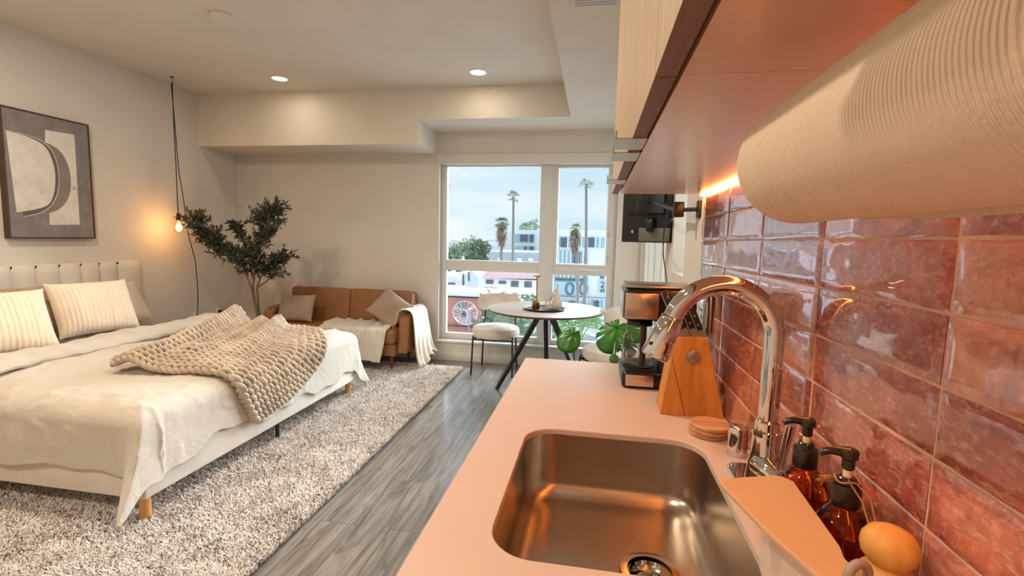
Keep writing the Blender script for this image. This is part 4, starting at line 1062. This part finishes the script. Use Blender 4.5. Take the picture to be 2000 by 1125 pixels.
# two flat petal-shaped ceramic loops and a full body
def loopvase(cx, wz, hz, lean, rad0, flat):
    pts = []; rads = []
    for a in np.linspace(-PI/2, 1.5*PI, 44, endpoint=False):
        c, s = math.cos(a), math.sin(a); taper = (1-s)/2
        pts.append((cx+wz*c*(.25+.75*taper**.7)+lean*(s+1)/2, vy+flat*c, vz+.012+hz*(s+1)/2)); rads.append(rad0*(.35+.65*taper))
    return pts, rads
p, q = loopvase(vx-.012, .045, .175, .030, .015, -.01); g.tube(p, q, 12, closed=True)
p, q = loopvase(vx-.055, .040, .115, .040, .012, .01); g.tube(p, q, 12, closed=True)
g.lathe([(.001, .002), (.030, .002), (.046, .02), (.050, .05), (.042, .09), (.026, .13), (.014, .165), (.009, .20), (.0075, .235), (.004, .236)], (vx+.030, vy, vz), 32, 1, .8)
obj('body', g, M['ceramic'], r)

def chair(loc, rz, lab):
    r = empty('dining_chair', loc, lab, 'chair', 'boucle dining chairs', 0)
    x, y = loc[0], loc[1]
    def L(px, py, pz): # local to world (root unrotated while building; rotate afterwards)
        return (x+px, y+py, pz)
    V = []
    g = G(); prof = [(.001, .375), (.20, .375), (.232, .388), (.246, .415), (.248, .445), (.240, .472), (.215, .487), (.001, .492)]
    A = np.linspace(0, 2*PI, 56, endpoint=False); P = np.array([[(x+q*math.cos(a)*1.0, y+q*math.sin(a)*.95, z+.0025*math.sin(a*31+z*400)) for a in A] for q, z in prof])
    obj('seat', G().grid(P, close_v=True), M['boucle'], r)
    # curved backrest
    nu, nv = 40, 16; ths = np.linspace(math.radians(90-58), math.radians(90+58), nu)
    rows = []
    for a in ths:
        row = []
        e = 1-abs((a-PI/2)/math.radians(58))**6
        for k in range(nv):
            b = 2*PI*k/nv; zz = .715+.092*math.copysign(abs(math.sin(b))**.6, math.sin(b))*(.55+.45*e); rr_ = .262+.026*math.cos(b)*(.4+.6*e)
            row.append((x+rr_*math.cos(a), y+rr_*math.sin(a)*.95, zz))
        rows.append(row)
    g = G().grid(np.array(rows), close_v=True); g.f.append(tuple(range(nv))); g.m.append(0); g.f.append(tuple(range((nu-1)*nv, nu*nv))); g.m.append(0)
    obj('backrest', g, M['boucle'], r)
    for sx_, sy_ in ((-1, -1), (1, -1)):
        obj('leg', G().tube([L(.215*sx_, .19*sy_, .0), L(.205*sx_, .165*sy_, .38), L(.205*sx_, .150*sy_, .40)], .0095, 12), M['black'], r)
    for sx_ in (-1, 1):
        obj('leg', G().tube([L(.195*sx_, .215, 0), L(.178*sx_, .195, .38), L(.165*sx_, .238, .60), L(.150*sx_, .236, .70)], .0095, 12), M['black'], r)
    g = G(); g.tube([L(-.205, -.155, .368), L(0, -.175, .366), L(.205, -.155, .368), L(.185, .17, .368), L(-.185, .17, .368)], .009, 8, closed=True); obj('seat_ring', g, M['black'], r)
    r.rotation_euler[2] = rz
    return r
c1 = chair((-.985, 4.845, 0), 0, 'cream boucle dining chair left of the table, facing the kitchen')
c2 = copy_tree(c1); c2.location = (.175, 4.13, 0); c2.rotation_euler[2] = math.radians(-46); tag(c2, 'cream boucle dining chair right of the table, partly behind the monstera')

# ================================================================= MONSTERA
mx0, my0 = .08, 2.36
r = empty('monstera', (mx0, my0, 0), 'green monstera plant with split leaves between counter and chair', 'plant')
obj('pot', G().lathe([(.001, 0), (.11, 0), (.12, .01), (.14, .30), (.145, .32), (.135, .322), (.125, .30), (.001, .295)], (mx0, my0, 0), 36), M['pot'], r)
obj('soil', G().lathe([(.126, .300), (.001, .306)], (mx0, my0, 0), 24), M['soil'], r)
def mleaf(c, nrm, tipd, size, cuts=True, fold=.25):
    """heart-shaped split leaf as one mesh; c = stalk point, tipd direction of tip"""
    nrm = np.array(nrm, float); nrm /= np.linalg.norm(nrm); t = np.array(tipd, float); t -= nrm*(t@nrm); t /= np.linalg.norm(t); s = np.cross(nrm, t)
    V = []; F_ = []; g = G()
    na = 200; nr = 7
    for i in range(na):
        a = -PI+2*PI*i/na          # angle from tip
        rad = size*(.50+.30*math.cos(a)+.12*math.cos(2*a)) if abs(a) < 2.7 else size*.36*(abs(PI-abs(a))/.44*.6+.25)
        rad *= 1
        if cuts and .35 < abs(a) < 2.4:
            k = min(abs(abs(a)-q) for q in (.50, .86, 1.22, 1.6, 2.0))
            if k < .055: rad *= .42+.58*(k/.055)**2
        for j in range(nr):
            q = (j+.0)/(nr-1)*rad; u = q*math.cos(a); w = q*math.sin(a)
            hgt = -fold*abs(w)**1.6/size**.6-.25*max(0, u)**2/size+.012*size*math.sin(a*7)
            V.append(np.array(c)+t*u+s*w+nrm*hgt)
    for i in range(na):
        i2 = (i+1) % na
        for j in range(nr-1): F_.append((i*nr+j, i2*nr+j, i2*nr+j+1, i*nr+j+1))
    return G().add(V, F_)
specs = [(at(1120, 652, 2.40), (.05, -.75, .6), (-.35, -.3, -.5), .115, False), (at(1205, 640, 2.38), (-.25, -.85, .45), (-.45, -.1, -.75), .150, True), (at(1226, 640, 2.44), (.1, -.7, .7), (.5, -.2, -.4), .10, True), (at(1200, 708, 2.30), (.1, -.9, .3), (0, -.3, 1), .045, False), (at(1222, 668, 2.44), (.3, -.8, .3), (.4, 0, -.6), .09, True)]
for c, nn, td, sz, cu in specs:
    lo = obj('leaf', mleaf(c, nn, td, sz, cu), M['monstera'], r, auto=180, solid=.0008)
g = G()
for c, *_ in specs:
    c = np.array(c); b = np.array([mx0+random.uniform(-.03, .03), my0+random.uniform(-.03, .03), .30]); bx_ = np.array([c[0], c[1], (c[2]*.6+.12)])
    t = np.linspace(0, 1, 16)[:, None]; P = (1-t)**2*b+2*t*(1-t)*bx_+t*t*c; g.tube(P, np.linspace(.006, .0028, 16), 8)
obj('stems', g, M['stem'], r)

# ================================================================= TV ON ARM
r = empty('television', (.30, 2.60, 1.5), 'small black flat television seen from behind, on a wall arm', 'television')
a0, a1 = np.array([.137, 2.62]), np.array([.372, 2.50])
Mt = Matrix.Translation((a0[0], a0[1], 1.393))@Euler((0, 0, math.atan2(a1[1]-a0[1], a1[0]-a0[0]))).to_matrix().to_4x4(); wT = float(np.linalg.norm(a1-a0))
obj('housing', G().box(0, wT, .006, .024, 0, .40, .004).xf(Mt), M['blackpl'], r)
obj('screen', G().box(.008, wT-.008, .0245, .0255, .01, .39).xf(Mt), plain('tv_screen', (8, 8, 10), .08), r, smooth=False)
obj('rear_cover', G().box(.10, wT-.004, -.010, .006, .006, .075, .003).xf(Mt), plain('grey_tv_cover', (92, 88, 84), .5), r)
g = G().box(.03, wT-.03, -.030, .006, .14, .36, .010).xf(Mt); obj('rear_bulge', g, M['blackpl'], r)
g = G(); g.tube([(.064, 0, .055), (.064, -.004, .055)], .008, 12); obj('port', g.xf(Mt), M['satin'], r)
g = G(); g.box(.145, .185, -.045, -.010, .055, .125, .012).xf(Mt); obj('power_brick', g, M['blackpl'], r)
r = empty('tv_wall_arm', (XR, 1.885, 1.52), 'black articulated wall arm holding the television', 'wall mount')
obj('wall_plate', G().box(XR-.010, XR-.0005, 1.862, 1.908, 1.488, 1.552, .002), M['black'], r)
obj('arm', G().tube([(XR-.008, 1.885, 1.52), (.318, 1.93, 1.52)], .008, 10).tube([(.318, 1.93, 1.515), (.29, 2.25, 1.56), (.262, 2.50, 1.60)], .010, 10), M['black'], r)
obj('elbow_joint', G().box(.292, .330, 1.915, 1.945, 1.492, 1.550, .004), M['black'], r)
obj('tv_bracket', G().box(.20, .33, 2.485, 2.520, 1.54, 1.66, .004), M['black'], r)
q = [at(1331, 408, 1.93), at(1315, 425, 2.1), at(1299, 440, 2.42), at(1296, 455, 2.47), at(1296, 480, 2.46), at(1295, 500, 2.42), at(1301, 535, 2.35), at(1303, 560, 2.3), at(1303, 600, 2.2)]
q += [(.37, 2.2, .6), (.374, 2.25, .02)]
g = G().tube(smoothpath(q, 60), .0032, 8); g.tube(smoothpath([at(1300, 395, 2.47), at(1303, 420, 2.46), at(1299, 440, 2.45), at(1297, 455, 2.46)], 20), .0028, 8)
thing('tv_cable', g, M['blackpl'], 'black power cable dangling below the wall mounted television', 'cable')

# ================================================================= CEILING FITTINGS
lightm = glow('downlight_glow', (1, .86, .66, 1), 5)
for i, (x, y) in enumerate([(-2.995, 4.24), (-1.075, 4.265), (-2.995, 2.0), (-1.075, 1.9), (-2.995, -.3), (-1.075, -.3)]):  # beyond the sofa and window ones, unseen lights added to brighten the room
    lab = ['glowing round recessed ceiling light above the sofa, left one', 'glowing round recessed ceiling light near the window, right one', 'added recessed ceiling light above the bed, out of the frame', 'added recessed ceiling light above the plank aisle, out of the frame', 'added unseen recessed ceiling light at the rear left of the room', 'added unseen recessed ceiling light at the rear right of the room'][i]
    r = empty('ceiling_light', (x, y, ZC), lab, 'ceiling light', 'recessed ceiling lights')
    obj('trim_ring', G().lathe([(.066, -.001), (.070, -.006), (.080, -.006), (.088, -.001), (.088, 0)], (x, y, ZC), 40, caps=False), M['white_pl'], r)
    obj('diffuser', G().lathe([(.066, -.0025), (.001, -.0025)], (x, y, ZC), 32), lightm, r)
    lamp('AREA', 'downlight', (x, y, ZC-.012), 2.6 if i < 2 else 31, (1.0, .86, .69), shape='DISK', size=.13)
r = empty('smoke_detector', (-2.538, 2.99, ZC), 'round white smoke detector on the ceiling', 'smoke detector')
obj('case', G().lathe([(.070, 0), (.070, -.012), (.060, -.024), (.03, -.030), (.001, -.030)], (-2.545, 3.0, ZC), 40), M['ceil'], r)
r = empty('ceiling_vent', (-.04, 2.40, ZS1), 'flat white air vent set in the lowered ceiling', 'vent')
obj('frame', G().box(-.16, .076, 2.26, 2.515, ZS1-.010, ZS1-.0005, .003), M['vinyl'], r)
g = G()
for k in range(9): g.box(-.140, .056, 2.285+k*.024, 2.292+k*.024, ZS1-.014, ZS1-.0102)
obj('louvre', g, M['vinyl'], r, smooth=False)

# ================================================================= OUTSIDE
ex_white = plain('stucco_white', (232, 236, 240), .8, var=.03); ex_grey = plain('stucco_grey', (168, 178, 190), .8, var=.04); ex_glass = plain('facade_glass', (150, 190, 200), .25, var=.25)
ex_dark = plain('facade_dark', (84, 96, 104), .5, var=.2); ex_brick = plain('old_red_brick', (196, 128, 118), .9, var=.14, bump=.4, bscale=6); ex_roof = plain('membrane_roof', (206, 216, 224), .9, var=.10); ex_metal = plain('roof_unit_metal', (128, 124, 120), .6)
n = NT('red_roof_tiles'); v = n.n('TexWave', wave_type='BANDS', bands_direction='X'); v.inputs['Scale'].default_value = 1.1; n.l(n.co(), v.inputs[0]); n.set(Base_Color=n.ramp(v.outputs['Fac'], [(.2, lin((108, 78, 84))), (.8, lin((160, 120, 124)))]), Roughness=.9); ex_tile = n.m
ex_asph = plain('asphalt', (176, 178, 186), .9, var=.1); ex_tree = plain('tree_leaves', (122, 142, 118), .8, var=.4); ex_palm = plain('palm_frond', (112, 128, 100), .7, var=.3); ex_skirt = plain('palm_dead_fronds', (150, 132, 114), .9, var=.2); ex_trunk = plain('palm_trunk', (132, 128, 124), .9, var=.1)
GZ = -11.0
struct('floor_street_ground', G().box(-400, 400, YW+1.2, 900, GZ-.5, GZ), ex_asph, smooth=False)
def bx_(g, px0, px1, pyt, pyb, Y, depth, base=None):
    """box whose front face stands at distance Y"""
    a = at(px0, pyt, Y); b = at(px1, pyb, Y); zb_ = b[2] if base is None else base
    g.box(min(a[0], b[0]), max(a[0], b[0]), Y, Y+depth, min(zb_, a[2]), a[2]); return a, b
def building(lab, cat='building', loc=(0, 60, GZ), grp=None, name='building'): return empty(name, loc, lab, cat, grp)
# B1 white modern block with glazed loggias and big figures, right
Y1 = 62
r = building('white modern building with large round figures on its glass band', loc=(3, Y1, GZ))
g = G(); bx_(g, 1063, 1230, 448, 640, Y1, 22, GZ); obj('wall', g, ex_white, r, smooth=False)
g = G()
for (a, b, c_, d_) in ((1088, 1180, 462, 484), (1090, 1148, 490, 515), (1084, 1148, 520, 546), (1150, 1190, 585, 603), (1084, 1146, 586, 603)):
    bx_(g, a, b, c_, d_, Y1-.15, .15)
obj('glass_band', g, ex_glass, r, smooth=False)
g = G()
for px in range(1090, 1180, 9): bx_(g, px, px+1.6, 462, 484, Y1-.3, .15)
for px in range(1090, 1148, 8): bx_(g, px, px+1.4, 490, 515, Y1-.3, .15)
for px in range(1086, 1148, 8): bx_(g, px, px+1.2, 520, 546, Y1-.3, .15)
for px in range(1152, 1190, 9): bx_(g, px, px+1.4, 585, 603, Y1-.3, .15)
obj('mullion', g, ex_white, r, smooth=False)
g = G()
for (a, b, c_, d_) in ((1084, 1147, 543, 549), (1080, 1192, 577, 583), (1096, 1106, 464, 483), (1150, 1160, 464, 483), (1120, 1132, 492, 514), (1172, 1180, 536, 544), (1112, 1124, 588, 602), (1160, 1170, 588, 602)): bx_(g, a, b, c_, d_, Y1-.45, .15)
obj('dark_panel', g, ex_dark, r, smooth=False)
g = G(); bx_(g, 1080, 1147, 549, 577, Y1-.5, .3); obj('sign_band', g, plain('sign_band_aqua', (178, 214, 224), .5, var=.05), r, smooth=False)
sgn = plain('sign_figures', (92, 122, 130), .5)
g = G()
for cx_ in (1112.8, 1139.3):
    c0 = at(cx_, 564, Y1-.65); rx = abs(at(cx_+7.0, 564, Y1-.65)[0]-c0[0]); rz_ = abs(at(cx_, 553.0, Y1-.65)[2]-c0[2])
    g.tube([(c0[0]+rx*math.copysign(abs(math.cos(a))**.8, math.cos(a)), c0[1], c0[2]+rz_*math.sin(a)) for a in np.linspace(0, 2*PI, 40, endpoint=False)], .13, 8, closed=True)
obj('sign_figure', g, sgn, r)
g = G(); bx_(g, 1170.5, 1182, 548, 573, Y1-.4, .2); obj('sign_panel', g, plain('sign_panel_pale', (206, 216, 214), .6), r, smooth=False)
# the small vertical lettering on the panel, read sideways: I A J -like strokes
g = G()
def stroke(p, q, Y, rad): g.tube([at(p[0], p[1], Y), at(q[0], q[1], Y)], rad, 6)
ys_ = Y1-.5
for p, q in (((1173, 551.5), (1180, 551.5)), ((1180, 551.5), (1180, 554.5)), ((1173, 560), (1180, 557)), ((1173, 560), (1180, 563)), ((1177.5, 558), (1177.5, 562)), ((1173, 567), (1180, 566)), ((1173, 567), (1173, 571)), ((1176.5, 567), (1176.5, 570)), ((1180, 566), (1180, 571))): stroke(p, q, ys_, .07)
obj('sign_letters', g, sgn, r)
# B2 white block seen through the left pane
Y2 = 75
r = building('pale cubic building with upper windows behind the palms', loc=(-12, Y2, GZ))
g = G(); bx_(g, 985, 1062, 448, 620, Y2, 20, GZ); bx_(g, 947, 985, 474, 620, Y2+4, 18, GZ); obj('wall', g, ex_white, r, smooth=False)
g = G(); bx_(g, 1000, 1036, 457, 473, Y2-.2, .2); bx_(g, 1004, 1044, 480, 491, Y2-.2, .2); obj('window_band', g, ex_glass, r, smooth=False)
g = G()
for (a, b, c_, d_) in ((1016, 1022, 458, 472), (1024, 1030, 458, 472), (1035, 1042, 458, 473), (1024, 1028, 481, 490), (1035, 1041, 481, 490)): bx_(g, a, b, c_, d_, Y2-.4, .2)
obj('window', g, ex_dark, r, smooth=False)
r = building('low grey flat building in front of the pale cubic building', loc=(-9, 58, GZ))
g = G(); bx_(g, 956, 1049, 491, 640, 58, 12, GZ); obj('wall', g, ex_grey, r, smooth=False)
g = G()
for px in (972, 1010, 1032): bx_(g, px, px+9, 504, 510, 57.8, .2)
obj('window', g, ex_white, r, smooth=False)
# B3 white house with red tiled roof
Y3 = 40
r = building('white house with a red tiled roof and four dark windows', loc=(-7, Y3, GZ))
g = G(); bx_(g, 935, 1054, 543, 640, Y3, 8, GZ); obj('wall', g, ex_white, r, smooth=False)
a = at(940, 543.5, Y3-.6); b = at(1056, 545, Y3-.6); c_ = at(950, 529, Y3+4); d_ = at(1056, 530, Y3+4)
g = G().add([a, b, d_, c_, (d_[0], Y3+8.5, a[2]), (c_[0], Y3+8.5, a[2])], [(0, 1, 2, 3), (3, 2, 4, 5), (0, 3, 5), (1, 4, 2), (0, 5, 4, 1)]); obj('roof', g, ex_tile, r, smooth=False)
for px, w_, t, bt in ((949, 14, 547, 555), (974, 14, 549, 555), (998, 14, 549.5, 561), (1024, 14, 550.5, 562)):
    g = G(); bx_(g, px, px+w_, t, bt, Y3-.15, .15); wn_ = obj('window', g, ex_dark, r, smooth=False)
# B4 white gabled warehouse roofs on the left
r = building('white gabled roofs left of the tiled house', loc=(-14, 46, GZ))
Y4 = 44; p0 = at(894, 549, Y4); p1 = at(946, 551, Y4); pk = at(918, 527, Y4)
g = G().add([p0, p1, pk, (p0[0], Y4+6, p0[2]), (p1[0], Y4+6, p1[2]), (pk[0], Y4+6, pk[2]), (p0[0], Y4, GZ), (p1[0], Y4, GZ), (p0[0], Y4+6, GZ), (p1[0], Y4+6, GZ)], [(0, 1, 2), (3, 5, 4), (0, 2, 5, 3), (1, 4, 5, 2), (0, 6, 7, 1), (3, 4, 9, 8), (0, 3, 8, 6), (1, 7, 9, 4)]); obj('wall', g, ex_white, r, smooth=False)
g = G(); bx_(g, 903, 905.5, 535, 560, Y4-1, .3); bx_(g, 914, 916.5, 532, 549, Y4-1, .3); obj('roof_pipe', g, ex_dark, r, smooth=False)
r = building('white low block at the left window edge', loc=(-17, 48, GZ))
g = G(); bx_(g, 840, 893, 538, 640, 46, 14, GZ); obj('wall', g, ex_white, r, smooth=False)
g = G(); bx_(g, 890, 900, 526, 536, 52, 3); bx_(g, 866, 888, 552, 556, 45.8, .2); obj('window', g, ex_dark, r, smooth=False)
# B5 near red brick building with a white parapet roof
Y5 = 24
r = building('pink red brick building with a white parapet below the window', loc=(-4, Y5, GZ))
g = G(); bx_(g, 800, 1048, 577, 800, Y5, 3, GZ); obj('wall', g, ex_brick, r, smooth=False)
g = G(); a = at(800, 573.5, Y5); b = at(1048, 577, Y5); g.box(a[0], b[0], Y5-.15, Y5+.35, b[2]-.10, a[2]); g.box(a[0], b[0], Y5+.3, Y5+3, b[2]-.12, b[2]-.04); obj('parapet_roof', g, ex_roof, r, smooth=False)
for px, w_, t, bt in ((896, 10, 590, 600), (943, 20, 610, 630), (982, 13, 612, 632), (1008, 12, 615, 640)):
    g = G(); bx_(g, px, px+w_, t, bt, Y5-.12, .12); wn_ = obj('window', g, ex_dark, r, smooth=False)
    g = G(); bx_(g, px+w_*.46, px+w_*.54, t, bt, Y5-.16, .04); obj('window_bar', g, ex_white, wn_, smooth=False)
g = G(); bx_(g, 868, 927, 636, 637.5, Y5-.2, .2); obj('pipe', g, ex_brick, r, smooth=False)
# pink hipped roof
Y6 = 30; p = [at(1000, 581, Y6), at(1053, 583, Y6), at(1058, 582, Y6+6), at(1004, 580, Y6+6)]; t = at(1030, 562, Y6+3)
thing('roof', G().add(p+[t], [(0, 1, 4), (1, 2, 4), (2, 3, 4), (3, 0, 4), (0, 3, 2, 1)]), plain('pink_roof', (214, 150, 140), .9, var=.1), 'small pink hipped roof beside the brick building', 'roof', smooth=False)
for (a, b, c_, d_, mm, lab) in ((945, 958, 561, 574, plain('brown_unit', (122, 98, 90), .7), 'brown boxy air unit on the white roof'), (961, 972, 561, 574, plain('green_grey_unit', (150, 164, 160), .7), 'grey green boxy air unit on the white roof'), (868, 900, 560, 570, ex_roof, 'long white duct unit on the roof at the left')):
    Yq = 30; g = G(); q0, q1 = bx_(g, a, b, c_, d_, Yq, 1.2); thing('roof_unit', g, mm, lab, 'air unit', smooth=False)
# dark roof strip between
g = G(); bx_(g, 860, 1056, 567, 640, 33.2, 1.6, GZ); r = building('flat grey roofed block carrying the air units', loc=(-6, 33, GZ)); obj('wall', g, ex_roof, r, smooth=False)
# satellite dish (mesh) on a pole
r = empty('satellite_dish', at(908, 640, 20), 'large mesh satellite dish in front of the brick wall', 'satellite dish')
c0 = np.array(at(908, 612, 20)); Rr = abs(at(930, 612, 20)[0]-at(885, 612, 20)[0])*.52
ax_ = np.array([.42, -.75, .42]); ax_ /= np.linalg.norm(ax_); s1 = np.cross(ax_, [0, 0, 1.]); s1 /= np.linalg.norm(s1); s2 = np.cross(s1, ax_)
P = [[c0+Rr*q*(math.cos(a)*s1+math.sin(a)*s2)+ax_*(q*q-.6)*Rr*.32 for a in np.linspace(0, 2*PI, 36, endpoint=False)] for q in np.linspace(.03, 1, 8)]
obj('dish', G().grid(np.array(P), close_v=True), pane_mat('dish_mesh', (.78, .76, .78, 1), .35), r)
g = G()
for k in range(16):
    a = 2*PI*k/16; g.tube([c0+Rr*q*(math.cos(a)*s1+math.sin(a)*s2)+ax_*(q*q-.6)*Rr*.32 for q in np.linspace(0, 1, 8)], .010, 5)
g.tube([c0+Rr*(math.cos(a)*s1+math.sin(a)*s2)+ax_*.4*Rr*.32 for a in np.linspace(0, 2*PI, 36, endpoint=False)], .014, 5, closed=True)
f_ = c0+ax_*Rr*.75
for a in (.5, 2.6, 4.7): g.tube([c0+Rr*(math.cos(a)*s1+math.sin(a)*s2)+ax_*.13*Rr, f_], .016, 5)
obj('ribs', g, ex_roof, r)
zp = at(912, 665, 20)[2]
obj('pole', G().tube([c0-ax_*.2, c0+np.array([.12, .15, -.3]), (c0[0]+.12, c0[1]+.15, GZ)], .05, 8), ex_metal, r)
obj('motor_box', G().ball(tuple(c0+ax_*(-.05)), .12, 10, 8), ex_dark, r)
# palms
def palm(px, py_top, Y, px_b, r0, lab, crown=1.8, fronds=22, skirt=0., sw=.5, droop=.9, grp='palms beyond the window', seed=1, mat=None):
    top = np.array(at(px, py_top, Y)); bot = np.array(at(px_b, 600, Y)); bot = top+(bot-top)*((GZ-top[2])/(bot[2]-top[2]))
    r = empty('palm_tree', (bot[0], Y, GZ), lab, 'palm tree', grp); R = np.random.default_rng(seed)
    t = np.linspace(0, 1, 16)[:, None]; P = bot*(1-t)+top*t; P[:, 0] += (.25*np.sin(t*PI*1.0))[:, 0]*((px-px_b) and 1)
    obj('trunk', G().tube(P, np.linspace(r0*1.25, r0*.8, 16), 10), ex_trunk, r)
    g = G()
    for k in range(fronds):
        a = R.uniform(0, 2*PI); el = R.uniform(-.5, 1.35); L = crown*R.uniform(.75, 1.05)
        d = np.array([math.cos(a)*math.cos(el), math.sin(a)*math.cos(el), math.sin(el)]); st = top.copy(); fan = st+d*L*.45
        # fan of blades at the end of a stalk
        g.tube([st, fan], crown*.012, 4)
        sd = np.cross(d, [0, 0, 1.]); sd /= np.linalg.norm(sd)+1e-6; u_ = np.cross(sd, d)
        for b in np.linspace(-1.25, 1.25, 9):
            bd = d*math.cos(b)+sd*math.sin(b); e = fan+bd*L*.5+np.array([0, 0, -droop*L*.16*(1+abs(b)*.4)]); w_ = np.cross(bd, u_)*L*.03
            m_ = (fan+e)/2+np.array([0, 0, .04*L]); g.add([fan, m_-w_, e, m_+w_], [(0, 1, 2, 3)])
    o = obj('fronds', g, mat or ex_palm, r, auto=180); o['kind'] = 'stuff'
    if skirt:
        g = G()
        for k in range(200):
            a = R.uniform(0, 2*PI); z_ = R.uniform(0, skirt); wd = sw*(.5+.5*math.sin(PI*min(1, z_/skirt*.9+.15)))
            p = top+np.array([math.cos(a)*wd*.7, math.sin(a)*wd*.7, -z_]); e = p+np.array([math.cos(a)*wd*.45, math.sin(a)*wd*.45, -skirt*.22]); s_ = np.array([-math.sin(a), math.cos(a), 0])*.08
            g.add([top+np.array([0, 0, -z_*.9]), p-s_, e, p+s_], [(0, 1, 2, 3)])
        o = obj('dead_frond_skirt', g, ex_skirt, r, auto=180); o['kind'] = 'stuff'
palm(1003, 386, 52, 993, .16, 'tall slim palm left of the window mullion', 1.2, 16, 0, seed=2)
palm(981, 436, 52, 968, .20, 'shorter shaggy palm with a brown skirt beside the slim palm', 1.2, 34, 2.4, .75, seed=3)
palm(1145, 362, 40, 1135, .13, 'tallest slim palm seen through the right pane', .85, 18, 0, seed=4)
palm(1125, 448, 44, 1122, .17, 'shaggy palm with brown skirt in front of the modern building', .95, 30, 2.0, .62, seed=5)
palm(868, 358, 42, 866, .13, 'palm whose fronds peek in at the window\'s left edge', .75, 14, 0, seed=6)
palm(923, 466, 120, 923, .25, 'small far palm standing over the tree line, right one', 1.5, 18, 1.0, .5, seed=7, mat=ex_tree)
palm(910, 472, 120, 910, .25, 'small far palm standing over the tree line, left one', 1.4, 18, 1.0, .5, seed=8, mat=ex_tree)
palm(1130, 668, 9.0, 1132, .12, 'bright green fan palm just outside below the right pane', 1.05, 30, 0, grp=None, seed=9, mat=plain('near_palm_frond', (140, 168, 120), .6, var=.3))
# bushy trees
def tree(px, py, Y, rad, lab, n_=900, sz=.5, flat=.8, seed=0):
    c = np.array(at(px, py, Y)); R = np.random.default_rng(seed+50)
    r = empty('tree', (c[0], Y, GZ), lab, 'tree', 'trees beyond the roofs')
    g = G(); V = []; F_ = []
    u = R.normal(size=(n_, 3)); u /= np.linalg.norm(u, axis=1)[:, None]; q = rad*(.55+.5*R.random(n_))[:, None]*(1+.35*np.sin(u*5+seed)); p = c+u*q*np.array([1, 1, flat])
    d1 = R.normal(size=(n_, 3))*sz; d2 = R.normal(size=(n_, 3))*sz
    V = np.stack([p, p+d1*.5, p+d1*.5+d2*.5, p+d2*.5], 1).reshape(-1, 3)
    g.add(V, [(i*4, i*4+1, i*4+2, i*4+3) for i in range(n_)])
    g.ball(tuple(c), (rad*.75, rad*.75, rad*.7*flat), 14, 10)
    o = obj('crown', g, ex_tree, r, auto=180); o['kind'] = 'stuff'
    obj('trunk', G().cyl((c[0], Y, GZ), (c[0], Y, c[2]-rad*.3), .3, .2, 10), ex_trunk, r)
for i, (px, py, Y, rd) in enumerate([(876, 502, 62, 1.5), (891, 495, 100, 2.4), (905, 490, 112, 2.3), (917, 495, 88, 1.9), (930, 491, 142, 3.6), (937, 488, 66, 1.3), (934, 503, 71.5, 1.4)]):
    tree(px, py, Y, rd, ['round tree at the left edge of the window view', 'broad tree beside the left edge tree', 'small tree top under the far palms', 'tree below the left far palm', 'tree between the far palms and the white block', 'tree touching the white block\'s side', 'lower bush beside the white block'][i], seed=i)
for i, (px, py, rd) in enumerate([(1030, 443, 1.3), (1042, 441, 1.6), (1022, 447, .9)]):
    tree(px, py, 102+i*8, rd*1.25, ['small round tree rising over the cubic building', 'largest tree rising over the cubic building by the mullion', 'lowest shrub on the cubic building roof line'][i], 300, .4, .6, seed=20+i)
tree(1005, 632, 15, .95, 'leafy green bush outside below the table edge', 900, .20, 1.3, seed=31)
# far skyline
R = np.random.default_rng(11)
g = G()
for k in range(26):
    px = 800+k*17+R.uniform(-5, 5); a = at(px, 474-R.uniform(0, 7), 260); b = at(px+14+R.uniform(0, 10), 480, 260); g.box(a[0], b[0], 260, 275, GZ, a[2])
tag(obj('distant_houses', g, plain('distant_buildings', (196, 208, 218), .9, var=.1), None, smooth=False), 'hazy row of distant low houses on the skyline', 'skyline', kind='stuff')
a = at(893, 463, 200); b = at(904, 476, 200); thing('domed_building', G().lathe([(3.2, 0), (3.2, 1.4), (2.2, 2.6), (.001, 3.2)], (a[0], 200, b[2]-1), 20).box(a[0]-2.6, a[0]+2.6, 198, 203, GZ, b[2]), plain('beige_far', (196, 188, 186), .9), 'far beige domed building on the skyline', 'building')
# white low shed roof in the tree gap
g = G(); bx_(g, 902, 928, 500, 560, 79, 4, GZ); bx_(g, 905, 912, 493, 500, 80, 3); r = building('small white flat roofed house among the trees', loc=(-18, 80, GZ)); obj('wall', g, ex_white, r, smooth=False)
# cars on the street at lower right
def car(px, py, Y, col, lab, rz):
    c = at(px, py, Y); r = empty('car', (c[0], c[1], GZ), lab, 'car', 'parked cars in the street')
    Mx = Matrix.Translation((c[0], c[1], GZ))@Euler((0, 0, rz)).to_matrix().to_4x4()
    obj('body', G().prism([(-2.2, .35), (2.2, .35), (2.2, .8), (1.3, .95), (.8, 1.4), (-1.2, 1.42), (-1.9, .95), (-2.2, .9)], -.85, .85, 1).xf(Mx), plain('car_paint', col, .3), r, smooth=False, bev=.05)
    obj('windows', G().prism([(1.15, .97), (.75, 1.34), (-1.15, 1.36), (-1.6, .97)], -.87, .87, 1).xf(Mx), ex_dark, r, smooth=False)
    for sx_ in (-1.35, 1.35):
        for sy_ in (-.86, .70): obj('wheel', G().cyl((sx_, sy_, .34), (sx_, sy_+.16, .34), .34, seg=18).xf(Mx), M['blackpl'], r)
car(1165, 640, 29.5, (220, 224, 230), 'pale car parked in the street, nearer one', .3)
car(1185, 622, 34.5, (190, 120, 116), 'reddish car parked further down the street', .3)
